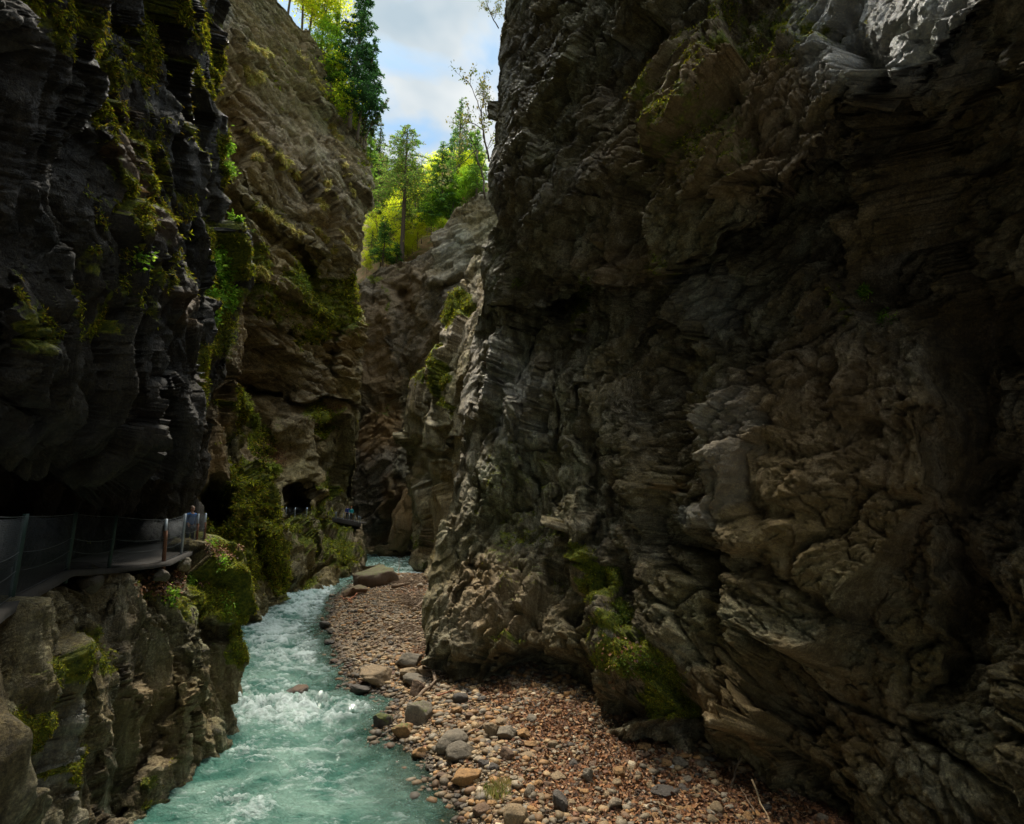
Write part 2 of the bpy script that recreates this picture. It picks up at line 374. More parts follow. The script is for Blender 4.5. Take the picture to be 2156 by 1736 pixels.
featsA = [
    ('step', [(1120, 640), (1243, 607), (1378, 587), (1493, 522), (1578, 475), (1653, 425), (1703, 370), (1793, 330), (1950, 250), (2200, 110)], 130, .14),
    ('step', [(1640, 380), (1740, 270), (1850, 195), (1960, 105), (2070, -20), (2110, -100)], 340, .20), ('line', [(1720, 180), (1830, 90), (1930, 10)], 90, -.05),
    ('line', [(1030, 520), (1110, 600), (1160, 640)], 26, .05),
    ('line', [(1330, 250), (1380, 330), (1300, 420), (1260, 520)], 34, .06),
    ('line', [(1180, 300), (1130, 420), (1060, 520)], 22, .035),
    ('line', [(1420, 330), (1460, 480)], 40, -.03),
    ('line', [(1560, 380), (1900, 230), (2156, 130)], 40, -.05),
    ('line', [(1620, 500), (1900, 400), (2160, 330)], 30, .05),
    ('hole', 1430, 880, 75, 130, .10, .5), ('hole', 1490, 770, 60, 60, .05, .5),
    ('line', [(1660, 800), (1590, 900), (1520, 1000), (1470, 1090)], 46, -.055),
    ('line', [(1460, 1080), (1600, 1130), (1700, 1120)], 30, -.03),
    ('line', [(1340, 1120), (1480, 1160), (1640, 1180)], 26, .03),
    ('hole', 1900, 560, 120, 110, .09, .7), ('line', [(2040, 640), (2060, 900), (2010, 1250), (1960, 1420)], 60, .09),
    ('line', [(1700, 700), (1790, 590), (1830, 640), (1850, 720)], 26, -.04),
    ('line', [(1950, 800), (1940, 1000), (1945, 1250), (1900, 1400)], 26, -.045),
    ('line', [(2020, 1120), (2120, 1180), (2160, 1250)], 50, -.07),
    ('line', [(1560, 560), (1480, 640), (1500, 740)], 24, -.035), ('line', [(1450, 600), (1460, 700)], 14, .03), ('line', [(1560, 620), (1620, 760)], 20, .04),
    ('line', [(1065, 680), (1062, 900), (1075, 1050)], 12, .035), ('line', [(1110, 690), (1105, 1000), (1130, 1200)], 12, .035), ('line', [(1030, 740), (1015, 1000), (1000, 1200)], 13, .035),
    ('line', [(1175, 700), (1150, 900), (1180, 1150)], 12, .035), ('line', [(1240, 690), (1235, 900), (1300, 1150), (1340, 1300)], 20, .06), ('line', [(1085, 700), (1082, 1100)], 16, -.03), ('line', [(1140, 720), (1140, 900)], 16, -.025),
    ('line', [(970, 900), (960, 1100), (950, 1300)], 12, .03), ('line', [(1000, 1210), (960, 1390)], 14, .05), ('line', [(1050, 1220), (1010, 1400)], 16, -.03),
    ('step', [(1000, 690), (1120, 697), (1250, 703)], 40, .03), ('line', [(1060, 560), (1075, 640)], 34, -.035), ('hole', 1165, 640, 38, 50, .07, .5),
    ('hole', 1150, 1425, 90, 60, .16, .5), ('hole', 1300, 1480, 60, 40, .09, .5), ('line', [(1420, 1490), (1540, 1620), (1700, 1760)], 60, .11), ('line', [(1180, 1180), (1260, 1240), (1330, 1380), (1380, 1500)], 42, -.055),
    ('line', [(1560, 1260), (1640, 1350), (1760, 1380)], 40, -.04), ('line', [(1540, 1300), (1560, 1420), (1680, 1500)], 34, .06), ('line', [(1700, 1240), (1760, 1160), (1830, 1050)], 18, .03),
    ('line', [(1330, 1050), (1240, 1220), (1200, 1300)], 24, .05), ('line', [(1180, 980), (1230, 1120)], 34, -.03), ('line', [(1240, 700), (1380, 640), (1540, 600)], 60, .03),
]
def foldA(P):
    x, y, z = P[..., 0], P[..., 1], P[..., 2]; l = .5 * x - .87 * y + 9; s = -.62 * sst(6.5, 10.5, z) + .45 * (1 - sst(3.5, 8.0, z)); return z + s * l
def cwA(x, y): return (1 - sst(1260, 1420, x + 60 * fbm(np.stack([x / 150, y / 150, 0 * x], -1), 3, 5))) * sst(560, 680, y) * .95
A_ = cliff('cliff', XA, YA, evA, featsA, [('L', (.55, 1, 0), 26, 34), ('R', (.15, -1, 0), 30, 14), ('T', (.15, .1, 1), 12, 10)], M['rock_near'],
           'high dark limestone wall overhanging the gravel bank on the right', 1.0, .95, cwA, foldA, soft=('L', 60, .3), calm=[(1900, 20, 260, 130, 1), (1950, -150, 300, 150, 1)],
           moss=[(1260, 1215, 55, 60, 1), (1300, 1310, 60, 50, .8), (1330, 1390, 80, 50, 1), (1400, 1470, 55, 70, 1), (1240, 1330, 40, 40, .5), (1060, 1340, 45, 25, .5), (1210, 640, 30, 70, .45), (1820, 640, 40, 60, .4), (1600, 60, 200, 100, .42), (1450, 250, 160, 160, .38), (1350, 560, 80, 40, .36), (1100, 1100, 100, 200, .2)],
           pale=[(1560, 960, 70, 150, .55), (1490, 1090, 90, 40, .5), (1860, 70, 210, 140, 1.6), (1520, 640, 80, 100, .35), (1090, 850, 50, 150, .35), (1280, 110, 50, 25, .4), (1035, 100, 14, 130, .8)],  # upper right spot paints a bluish sky sheen into the rock colour
           rust=[(1430, 1025, 40, 14, .8), (1750, 1000, 330, 330, .38), (1500, 250, 260, 230, .5), (1300, 560, 120, 60, .4), (1050, 1250, 120, 120, .35), (1650, 1500, 300, 160, .4)],
           wet=[(1950, 150, 300, 260, 1), (2080, 700, 130, 420, .9), (1100, 900, 170, 400, .5), (1130, 250, 110, 300, .7), (2080, 1250, 120, 200, .8)], seed=11)

# left overhanging wall ----------------------------------------------------
ysF = cat(ys_(-620, -20, 9), ys_(-20, 1130, 2.0))
xRF = edge([(-620, 480), (-200, 474), (0, 470), (60, 462), (180, 443), (235, 450), (270, 480), (400, 497), (470, 499), (535, 492), (600, 497), (700, 499), (775, 490), (830, 470), (900, 452), (960, 436), (1010, 418), (1040, 400), (1130, 396)])
sF = cat(-np.linspace(.9, 0, 30) ** 1.3, 1 - (1 - np.linspace(0, 1, int(300 * Q_))) ** 1.3)
RF = xRF(ysF)[:, None]; XF = -20 + (RF + 20) * sF[None]; YF = np.repeat(ysF[:, None], len(sF), 1)
evF = tps([(-20, 1120, 9.6), (130, 1110, 12.6), (250, 1110, 15.2), (340, 1110, 19.5), (400, 1110, 23.5), (0, 950, 7.0), (200, 950, 9.6), (350, 950, 14.8), (440, 930, 20), (0, 700, 5.8), (200, 700, 8.6), (350, 700, 13.6), (400, 560, 17), (490, 600, 22), (490, 400, 24),
           (0, 300, 5.2), (200, 300, 8.0), (350, 300, 12.8), (440, 200, 18.5), (0, 0, 4.8), (200, 0, 7.4), (350, 0, 12.2), (460, 0, 19), (0, -500, 4.6), (300, -500, 10), (480, -600, 19), (-400, 900, 4.6), (-400, 300, 3.8), (-400, -400, 3.8)])
featsF = [('step', [(446, 150), (432, 400), (405, 560), (392, 700), (388, 830)][::-1], 70, .07), ('step', [(455, -40), (446, 150)][::-1], 40, .03),
          ('line', [(300, -50), (200, 200), (120, 420), (60, 700)], 46, .10), ('line', [(360, 0), (330, 300), (300, 600)], 26, -.05), ('line', [(250, 150), (255, 400), (240, 640)], 20, -.05), ('line', [(400, 0), (390, 300), (370, 600)], 16, .05),
          ('step', [(-80, 1000), (150, 1000), (300, 980), (385, 930)], 160, .30), ('line', [(100, 600), (150, 750), (110, 850)], 40, -.05), ('line', [(300, 700), (330, 860), (380, 960)], 34, .05), ('line', [(430, 820), (400, 940)], 20, -.04), ('line', [(40, 40), (150, 100), (160, 0)], 50, -.08),
          ('line', [(455, 470), (445, 600), (470, 740)], 26, -.04), ('line', [(480, 290), (470, 420)], 12, -.03)]
F_ = cliff('cliff', XF, YF, evF, featsF, [('B', (-.15, 0, -1), 3.5, 12), ('R', (-1.3, 1, 0), 16, 20), ('L', (-.15, -1, 0), 30, 12), ('T', (.85, -.3, .45), 11, 10)], M['rock_shade'],  # top wrap leans over the gorge out of view, shaped to cut skylight
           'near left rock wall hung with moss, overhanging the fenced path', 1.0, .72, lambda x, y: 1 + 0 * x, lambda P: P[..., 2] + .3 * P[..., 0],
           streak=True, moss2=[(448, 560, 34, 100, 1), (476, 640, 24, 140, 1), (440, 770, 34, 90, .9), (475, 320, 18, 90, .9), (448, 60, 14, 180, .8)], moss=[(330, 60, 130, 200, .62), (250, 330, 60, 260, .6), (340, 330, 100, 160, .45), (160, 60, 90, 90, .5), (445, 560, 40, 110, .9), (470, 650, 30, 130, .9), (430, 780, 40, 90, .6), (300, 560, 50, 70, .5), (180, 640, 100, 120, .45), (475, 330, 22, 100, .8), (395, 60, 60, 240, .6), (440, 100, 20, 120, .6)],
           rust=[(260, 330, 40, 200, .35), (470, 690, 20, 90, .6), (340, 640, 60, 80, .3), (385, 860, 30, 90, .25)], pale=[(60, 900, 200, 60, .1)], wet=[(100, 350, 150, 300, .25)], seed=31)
# mossy pillar behind the path ------------------------------------------------
ysE = ys_(640, 1400, 1.9)
xRE = edge([(640, 500), (790, 488), (815, 500), (850, 538), (900, 543), (950, 533), (1000, 580), (1060, 602), (1150, 613), (1240, 603), (1290, 570), (1400, 560)])
XE, YE = grid(lambda y: 350 + 0 * y, xRE, ysE, int(150 * Q_), 1.3)
evE = tps([(350, 700, 27), (500, 700, 33), (350, 1000, 29), (430, 1000, 29.5), (500, 850, 33), (540, 900, 37), (520, 1100, 31), (600, 1100, 37), (510, 1295, 31.5), (600, 1240, 42), (400, 1250, 29), (560, 1400, 36)])
featsE = [('hole', 452, 1068, 44, 44, .22, .35), ('step', [(548, 1290), (520, 1150), (540, 1020), (478, 900), (490, 800)], 30, .06), ('line', [(530, 1040), (540, 1300)], 12, .05), ('line', [(490, 820), (455, 960), (425, 1010)], 22, -.04), ('line', [(520, 860), (500, 1000)], 16, .04), ('line', [(560, 1020), (590, 1200)], 16, -.03)]
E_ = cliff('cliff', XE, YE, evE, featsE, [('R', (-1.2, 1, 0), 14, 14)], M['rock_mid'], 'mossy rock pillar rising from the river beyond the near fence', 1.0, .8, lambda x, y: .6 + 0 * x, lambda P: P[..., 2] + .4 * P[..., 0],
           moss=[(525, 860, 34, 70, 1), (530, 1110, 80, 150, 1), (570, 1180, 44, 110, .9), (505, 1000, 30, 60, .8), (560, 980, 30, 60, .5), (440, 1105, 70, 25, .7)], rust=[(450, 940, 34, 100, .6), (560, 975, 24, 24, .5)], seed=51)

# block under the path ---------------------------------------------------------
ysG = cat(ys_(1142, 1760, 1.7), ys_(1760, 2100, 12))
xRG = edge([(1130, 440), (1143, 452), (1152, 474), (1165, 492), (1185, 502), (1230, 506), (1300, 503), (1400, 501), (1470, 500), (2100, 520)])
sG = cat(-np.linspace(.9, 0, 26) ** 1.3, 1 - (1 - np.linspace(0, 1, int(310 * Q_))) ** 1.25)
RG = xRG(ysG)[:, None]; XG = -20 + (RG + 20) * sG[None]
yTG = edge([(-600, 1500), (-20, 1312), (60, 1268), (150, 1222), (230, 1214), (340, 1196), (385, 1178), (415, 1160), (445, 1146), (520, 1143)])
YG = yTG(XG) + (ysG[:, None] - 1142) / (2100 - 1142) * (2100 - yTG(XG))
evG = tps([(430, 1145, 19.5), (490, 1155, 20.5), (500, 1210, 18.8), (500, 1470, 18.4), (430, 1240, 16.8), (430, 1180, 18), (350, 1200, 15.2), (300, 1300, 13.2), (230, 1215, 12.6), (150, 1230, 10.8), (20, 1300, 7.9), (440, 1560, 15.8), (350, 1650, 13.4), (310, 1736, 12), (200, 1400, 10.6), (150, 1650, 9.6), (20, 1700, 7.4), (20, 1450, 7.4), (-300, 1500, 4.4), (-300, 1300, 4.6), (300, 2050, 11), (500, 2000, 19.5), (330, 1450, 13.4)])
featsG = [('line', [(205, 1300), (190, 1500), (180, 1736)], 26, .035), ('line', [(240, 1240), (238, 1450), (230, 1736)], 12, -.025), ('line', [(400, 1250), (380, 1450), (330, 1700)], 12, -.03), ('line', [(420, 1280), (415, 1400), (370, 1560)], 12, .03), ('line', [(300, 1500), (270, 1700)], 30, .05), ('hole', 290, 1390, 50, 70, .05, .5), ('hole', 440, 1335, 40, 30, .05, .5),
          ('line', [(100, 1350), (60, 1500), (50, 1700)], 26, .04), ('line', [(480, 1180), (470, 1320), (480, 1400)], 14, -.02), ('line', [(350, 1350), (300, 1560), (260, 1736)], 14, .03), ('line', [(140, 1400), (130, 1600)], 18, -.03)]
G_ = cliff('cliff', XG, YG, evG, featsG, [('R', (-1.2, 1, 0), 14, 16), ('T', (-.5, .6, -.25), 5, 10), ('L', (-.1, -1, 0), 30, 10)], M['rock_near'], 'rock buttress below the fenced path dropping into the turquoise river', .8, .72, lambda x, y: .9 + 0 * x, lambda P: P[..., 2] + .2 * P[..., 0],
           moss=[(455, 1240, 60, 100, 1), (488, 1290, 26, 130, 1), (375, 1270, 24, 80, .5), (340, 1230, 40, 30, .6), (60, 1440, 60, 60, .7), (150, 1400, 30, 70, .6), (90, 1640, 20, 80, .6), (20, 1560, 30, 80, .6), (340, 1660, 30, 80, .3)],
           pale=[(70, 1600, 26, 120, .5), (120, 1350, 30, 60, .3)], rust=[(320, 1540, 90, 160, .35), (450, 1450, 60, 100, .3), (420, 1165, 50, 20, .4)], wet=[(400, 1600, 200, 60, .5)], seed=71)

# tall cliff on the left --------------------------------------------------------
ysD = cat(ys_(-420, -20, 8), ys_(-20, 1290, 2.1))
xRD = edge([(-420, 380), (-150, 480), (-40, 570), (0, 592), (60, 636), (100, 664), (150, 702), (195, 728), (240, 752), (290, 772), (340, 778), (400, 778), (450, 775), (490, 764), (525, 764), (560, 748), (580, 738), (640, 742), (680, 760), (725, 776), (760, 768), (790, 748), (850, 752), (920, 748), (1000, 745), (1060, 736), (1092, 735), (1098, 762), (1120, 775), (1170, 787), (1230, 789), (1290, 789)])
XD, YD = grid(lambda y: 395 + 0 * y, xRD, ysD, int(230 * Q_), 1.35)
evD = tps([(600, 1242, 44.5), (700, 1226, 49), (789, 1200, 57), (500, 1290, 42), (620, 1090, 51), (700, 1085, 64), (735, 1078, 70), (762, 1102, 66), (755, 1128, 60), (745, 900, 70), (740, 800, 70), (600, 900, 56), (480, 900, 50),
           (440, 600, 47), (600, 600, 54), (740, 590, 67), (778, 400, 70), (440, 100, 45), (600, 100, 58), (500, 300, 48), (700, 250, 68), (600, -200, 60), (440, -400, 46), (400, 900, 46)])
featsD = [('hole', 614, 1066, 20, 28, .25, .4), ('hole', 600, 1082, 14, 16, .15, .4), ('hole', 718, 1075, 18, 70, .05, .4), ('hole', 735, 1040, 14, 60, .07, .5),
          ('step', [(480, 800), (560, 822), (640, 832), (700, 845)][::1], 50, .07), ('hole', 560, 822, 70, 22, .08, .5), ('step', [(650, 520), (700, 585), (745, 600)], 50, .06), ('line', [(700, 440), (760, 560)], 34, -.04),
          ('line', [(480, 390), (600, 470), (700, 540)], 16, -.025), ('line', [(470, 440), (600, 520), (680, 600)], 12, .02), ('line', [(490, 280), (560, 310), (640, 350)], 12, -.02), ('line', [(520, 560), (620, 620), (690, 700)], 20, -.03),
          ('line', [(540, 200), (640, 250), (700, 330)], 10, .015), ('step', [(520, 268), (610, 340), (700, 420), (760, 500)], 26, .018), ('step', [(470, 350), (560, 400), (650, 470), (700, 540)], 22, .02), ('line', [(480, 420), (600, 500), (690, 590)], 7, .02), ('step', [(500, 560), (600, 620), (700, 700)], 24, .025), ('step', [(500, 90), (600, 150), (700, 240), (760, 330)], 20, .014), ('line', [(450, 0), (458, 80), (448, 150)], 9, -.03), ('step', [(500, 640), (600, 690), (690, 720)], 40, .03), ('line', [(600, 180), (700, 230)], 14, -.02), ('line', [(700, 640), (690, 780)], 16, .03), ('line', [(735, 690), (728, 790)], 16, -.03),
          ('line', [(540, 900), (600, 960), (590, 1000)], 26, .04), ('line', [(640, 1040), (650, 1130), (640, 1230)], 14, .05), ('line', [(672, 1030), (680, 1200)], 16, -.03), ('step', [(596, 1092), (700, 1090), (765, 1110)][::-1], 40, .03), ('line', [(612, 1230), (608, 1120)], 16, -.03), ('line', [(600, 900), (700, 860), (740, 890)], 18, -.025),
          ('line', [(735, 1110), (745, 1220)], 10, .04), ('line', [(690, 950), (720, 900)], 24, -.03)]
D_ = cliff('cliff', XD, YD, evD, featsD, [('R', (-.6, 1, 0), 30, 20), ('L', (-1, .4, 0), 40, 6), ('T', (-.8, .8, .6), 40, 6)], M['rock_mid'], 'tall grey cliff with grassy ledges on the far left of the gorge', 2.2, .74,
           lambda x, y: sst(800, 900, y) * .8, lambda P: P[..., 2] + .62 * P[..., 0], soft=('R', 18, .6), bedk=1.9,
           moss=[(640, 590, 70, 50, .62), (690, 650, 80, 60, .68), (720, 620, 40, 60, .6), (520, 560, 40, 80, .65), (690, 700, 60, 30, .6), (600, 640, 60, 26, .5), (560, 440, 70, 16, .4), (690, 880, 40, 40, .9), (560, 930, 50, 60, .6), (620, 1130, 40, 70, .5), (660, 720, 70, 20, .6), (540, 640, 40, 40, .6), (680, 1050, 28, 80, .7), (720, 1150, 60, 80, .55), (640, 1180, 30, 80, .5), (760, 330, 20, 160, .3), (620, 680, 90, 40, .35), (590, 150, 60, 60, .15)],
           rust=[(560, 250, 140, 200, .35), (480, 180, 60, 120, .35), (650, 60, 80, 60, .35), (570, 950, 60, 40, .8), (700, 860, 30, 18, .7), (630, 1130, 22, 40, .6), (560, 600, 120, 100, .25), (730, 750, 30, 60, .4)], pale=[(455, 30, 30, 60, .3), (620, 300, 100, 120, .18)], seed=91)

# dark columns right of the bend --------------------------------------------------
ysB = ys_(540, 1290, 2.1)
xLB = edge([(540, 1000), (590, 985), (640, 950), (680, 932), (740, 936), (770, 900), (800, 868), (850, 845), (900, 836), (960, 842), (1040, 858), (1100, 868), (1150, 880), (1190, 893), (1290, 893)])
XB, YB = grid(xLB, lambda y: 1090 + 0 * y, ysB, int(105 * Q_))
evB = tps([(893, 1190, 58), (905, 1230, 46), (960, 1290, 34), (850, 950, 62), (860, 800, 64), (950, 680, 56), (1000, 560, 58), (1080, 700, 42), (1080, 1100, 36), (920, 1000, 52)])
featsB = [('line', [(885, 850), (880, 1000), (900, 1150)], 12, .04), ('line', [(935, 700), (930, 900)], 14, -.04), ('line', [(905, 800), (915, 950)], 10, .04), ('step', [(860, 950), (940, 940)], 40, .05), ('hole', 860, 960, 24, 40, .06, .5)]
B_ = cliff('cliff', XB, YB, evB, featsB, [('L', (.3, 1, 0), 26, 14)], M['rock_mid'], 'dark fluted rock columns at the river bend', 1.6, .6, lambda x, y: .9 + 0 * x, lambda P: P[..., 2] - .3 * P[..., 0],
           moss=[(960, 640, 34, 50, .8), (925, 800, 16, 90, .8), (880, 800, 30, 40, .5), (890, 1160, 30, 60, .3)], pale=[(880, 1000, 22, 50, .35)], wet=[(900, 1000, 60, 160, .5)], seed=111)

# far cliff closing the gorge -----------------------------------------------------
xsC = ys_(690, 1100, 2.0)
yTC = edge([(690, 600), (745, 588), (780, 572), (820, 556), (862, 540), (900, 512), (935, 478), (960, 448), (985, 418), (1012, 396), (1100, 370)])
sC = np.linspace(0, 1, int(330 * Q_))[:, None]
XC = np.repeat(xsC[None], len(sC), 0); YC = yTC(xsC)[None] + (1200 - yTC(xsC)[None]) * sC
evC = tps([(745, 600, 98), (690, 700, 100), (860, 545, 94), (1010, 400, 88), (1090, 380, 84), (760, 1170, 86), (850, 1168, 86), (1000, 1180, 78), (900, 800, 86), (760, 900, 90), (1050, 800, 76), (860, 1050, 84), (830, 700, 92)])
featsC = [('line', [(1000, 560), (940, 620), (880, 700)], 16, .03), ('step', [(850, 870), (760, 855)], 40, .03), ('line', [(870, 560), (930, 600)], 14, -.02), ('line', [(850, 640), (830, 800), (840, 950)], 16, .04), ('line', [(850, 960), (830, 1060), (800, 1090)], 18, -.05), ('line', [(780, 600), (770, 800)], 18, -.02)]
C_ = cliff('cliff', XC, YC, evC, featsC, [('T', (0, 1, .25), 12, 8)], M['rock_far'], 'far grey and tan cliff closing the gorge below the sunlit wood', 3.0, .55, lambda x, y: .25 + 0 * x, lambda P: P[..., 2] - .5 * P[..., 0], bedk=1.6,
           rust=[(800, 900, 60, 90, .9), (840, 1060, 50, 60, .9), (790, 740, 50, 120, .45), (830, 1140, 80, 24, .7), (850, 600, 60, 60, .3)], moss=[(800, 860, 30, 18, .4), (800, 575, 60, 14, .5), (820, 640, 12, 40, .4)], pale=[(960, 520, 60, 70, .25)], seed=131)

# wooded slope above --------------------------------------------------------------
ysH = ys_(385, 640, 4); XH, YH = grid(lambda y: 640 + 0 * y, lambda y: 1120 + 0 * y, ysH, 120)
evH = tps([(700, 600, 110), (760, 600, 106), (860, 550, 103), (1010, 410, 100), (1100, 380, 98), (760, 430, 150), (860, 420, 150), (950, 400, 128), (700, 430, 155), (1100, 340, 110), (900, 640, 106), (1010, 600, 104)])
def leaf_floor():
    m, t, out = nodes('leaf litter slope'); N = NT(t); P = N.pos()
    c = N.ramp(N.noise(P, .9, 8, .7), [(.38, (.10, .13, .015)), (.5, (.20, .11, .04)), (.65, (.28, .17, .07))])
    N.bsdf(out, Base_Color=c, Roughness=.95, Normal=N.bump(N.noise(P, 2.5, 8, .7), .3)); return m
PH = unproj(XH, YH, evH(XH, YH)); PH[..., 2] += 1.2 * fbm(PH * .12, 4, 3)
hill = mesh_obj('hillside', PH.reshape(-1, 3), grid_faces(*PH.shape[:2]), leaf_floor()); tag(hill, 'sunlit wooded slope above the gorge', None, None, 'structure')
# ---------------------------------------------------------------- river and gravel
shore_v = np.array([(1010, 1800), (975, 1736), (962, 1680), (905, 1640), (900, 1600), (880, 1585), (842, 1560), (820, 1535), (838, 1500), (850, 1470), (810, 1455), (745, 1440), (742, 1400), (712, 1385), (700, 1340), (682, 1320), (700, 1290), (706, 1262), (735, 1240), (757, 1222), (790, 1210), (850, 1213), (905, 1214), (960, 1214)], float)
shore = on_plane(shore_v[:, 0], shore_v[:, 1], 0)[:, :2]
shore = np.concatenate([[[shore[0, 0] - 3.0, -30.0]], [[shore[0, 0] - .6, 3.0]], shore])
def shore_sd(x, y):
    """signed distance in metres to the waterline, + on the gravel side"""
    best = np.full(x.shape, 1e9)
    for a, b in zip(shore[:-1], shore[1:]):
        d = b - a; t = np.clip(((x - a[0]) * d[0] + (y - a[1]) * d[1]) / (d @ d), 0, 1)
        best = np.minimum(best, np.hypot(x - a[0] - t * d[0], y - a[1] - t * d[1]))
    poly = np.concatenate([shore, [[60, shore[-1, 1]], [60, -30]]])
    ins = np.zeros(x.shape, bool)
    for a, b in zip(poly, np.roll(poly, -1, 0)):
        c = ((a[1] > y) != (b[1] > y)) & (x < (b[0] - a[0]) * (y - a[1]) / (b[1] - a[1] + 1e-12) + a[0]); ins ^= c
    return np.where(ins, best, -best)
def ground_z(x, y, fine=True):
    sd = shore_sd(x, y)
    P = np.stack([x, y, 0 * x], -1)
    z = np.where(sd > 0, .02 + .62 * (1 - np.exp(-sd / 3.2)) + .10 * np.clip(sd, 0, 1.2), np.maximum(.02 + sd * .16, -.75))
    z = z + fbm(P * .55, 3, 201) * .07
    if fine: z = z + fbm(P * 3.1, 4, 205) * .035
    return z, sd
ysW = cat(1082 + np.array([.9, 2, 4, 8, 14, 22, 34, 50, 66]), ys_(1148, 1420, 1.6), ys_(1420, 1760, 2.4), ys_(1760, 4200, 60))
def view_grid(xs, z): 
    Y = np.repeat(ysW[:, None], len(xs), 1); X = np.repeat(xs[None], len(ysW), 0); return X, Y, on_plane(X, Y, z)
xsG_ = cat(np.linspace(-5200, 560, 24), ys_(560, 1980, 2.6), np.linspace(1980, 7200, 26))
_, _, GP = view_grid(xsG_, 0.); gz, gsd = ground_z(GP[..., 0], GP[..., 1]); GP[..., 2] = gz
def gravel_mat():
    m, t, out = nodes('river gravel'); N = NT(t); P = N.pos()
    vc = N.n('ShaderNodeTexVoronoi', {'Vector': P, 'Scale': 14.0}, feature='F1')
    v2 = N.n('ShaderNodeTexVoronoi', {'Vector': P, 'Scale': 32.0}, feature='F1')
    c = N.ramp(N.n('ShaderNodeSeparateColor', {'Color': vc.outputs['Color']}).outputs[0], [(0, (.05, .04, .03)), (.35, (.13, .09, .055)), (.65, (.20, .13, .065)), (1, (.34, .26, .17))])
    c2 = N.ramp(N.n('ShaderNodeSeparateColor', {'Color': v2.outputs['Color']}).outputs[0], [(0, (.07, .035, .02)), (.5, (.20, .08, .035)), (1, (.36, .17, .07))])
    lit = N.attr('litter')
    c = N.mix(N.ramp(N.math('ADD', lit, N.math('MULTIPLY', N.math('SUBTRACT', N.noise(P, 2.2, 5, .7), .5), 1.2)), [(.4, 0.), (.6, 1.)]), c, c2)
    wet = N.attr('wetness'); c = N.mix(wet, c, N.mix(1, c, (.45, .42, .38), 'MULTIPLY'))
    h = N.math('SUBTRACT', 1.0, N.math('ADD', vc.outputs['Distance'], N.math('MULTIPLY', v2.outputs['Distance'], .4)))
    N.bsdf(out, Base_Color=c, Roughness=N.math('SUBTRACT', .85, N.math('MULTIPLY', wet, .5)), Normal=N.bump(h, .06)); return m
M['gravel'] = gravel_mat()
def litter_w(x, y):
    """fallen leaves lie against the right wall"""
    u, v = proj(np.stack([x, y, 0 * x + .5], -1))
    return blob(u, v, [(1160, 1520, 110, 60, .9), (1050, 1465, 40, 30, .8), (1320, 1600, 120, 60, .9), (1500, 1690, 200, 70, .85), (1250, 1640, 200, 80, .75), (1180, 1600, 140, 90, .5), (1350, 1700, 200, 60, .6), (880, 1380, 30, 20, .8), (860, 1255, 50, 20, .5), (1700, 1760, 300, 90, .8)], 20)
gl = litter_w(GP[..., 0], GP[..., 1])
ground = mesh_obj('riverbank', GP.reshape(-1, 3), grid_faces(*GP.shape[:2]), M['gravel'], None, {'litter': gl.ravel(), 'wetness': (1 - sst(.0, .5, gsd)).ravel()})
tag(ground, 'gravel bank of the river', None, None, 'structure')

# water
xsW_ = cat(np.linspace(-5200, 250, 24), ys_(250, 1080, 1.9), np.linspace(1080, 7200, 24))
WX, WY, WP = view_grid(xsW_, 0.); wx, wy = WP[..., 0], WP[..., 1]
wsd = -shore_sd(wx, wy)
Pw = np.stack([wx, wy, 0 * wx], -1)
rap = blob(WX, WY, [(620, 1500, 170, 34, 1), (590, 1465, 110, 20, .7), (640, 1330, 130, 60, .75), (660, 1262, 90, 34, .9), (560, 1310, 60, 34, .8), (600, 1385, 110, 34, .8), (680, 1240, 60, 14, .8), (850, 1208, 70, 7, 1), (860, 1180, 60, 14, .45), (510, 1700, 70, 40, .9), (530, 1600, 70, 30, .5), (700, 1650, 160, 40, .28), (620, 1440, 120, 30, .5), (560, 1350, 60, 40, .8), (620, 1620, 120, 30, .3), (690, 1420, 50, 22, .6), (620, 1560, 180, 50, .5)], 30)
wq = np.stack([wx * .55 + .15 * wy, wy * .9, 0 * wx], -1)
wwarp = np.stack([fbm(wq * .6, 3, 301), fbm(wq * .6, 3, 305), 0 * wx], -1) * .8
big = ridged(np.stack([wx * .42, wy * .62, 0 * wx], -1) + wwarp * .6, 4, 311)
med = ridged(np.stack([wx * 1.1, wy * 1.9, 0 * wx], -1) + wwarp, 4, 321)
fin = ridged(np.stack([wx * 3.2, wy * 5.2, 0 * wx], -1) + wwarp * 2, 3, 331)
wz = .12 * (big - 1) * (.4 + rap) + .065 * (med - 1) * (.6 + rap) + .026 * (fin - 1) * (.9 + rap)
calm = sst(0, 1.2, wsd); wz = wz * (.25 + .75 * calm)
hol = np.exp(-(pdist(WX, WY, [(500, 1478), (560, 1484), (640, 1476), (740, 1490), (775, 1500)])[0] / 16) ** 2); wz = wz + .16 * hol * (med - .4)
lip = np.exp(-(pdist(WX, WY, [(820, 1209), (900, 1208)])[0] / 4) ** 2)
strk = ridged(np.stack([wx * .9 + .5 * np.sin(wy), wy * 4.2, 0 * wx], -1) + wwarp * 1.6, 4, 351)
foam = rap * .50 + .34 * (med - 1.15) + .30 * (big - 1.2) * (.3 + rap) + .26 * (fin - 1.1) + .34 * (strk - 1.1) + hol * .30 + lip * .8 + .25 + .20 * sst(20, 30, wy)
foam = foam * calm
WP[..., 2] = wz
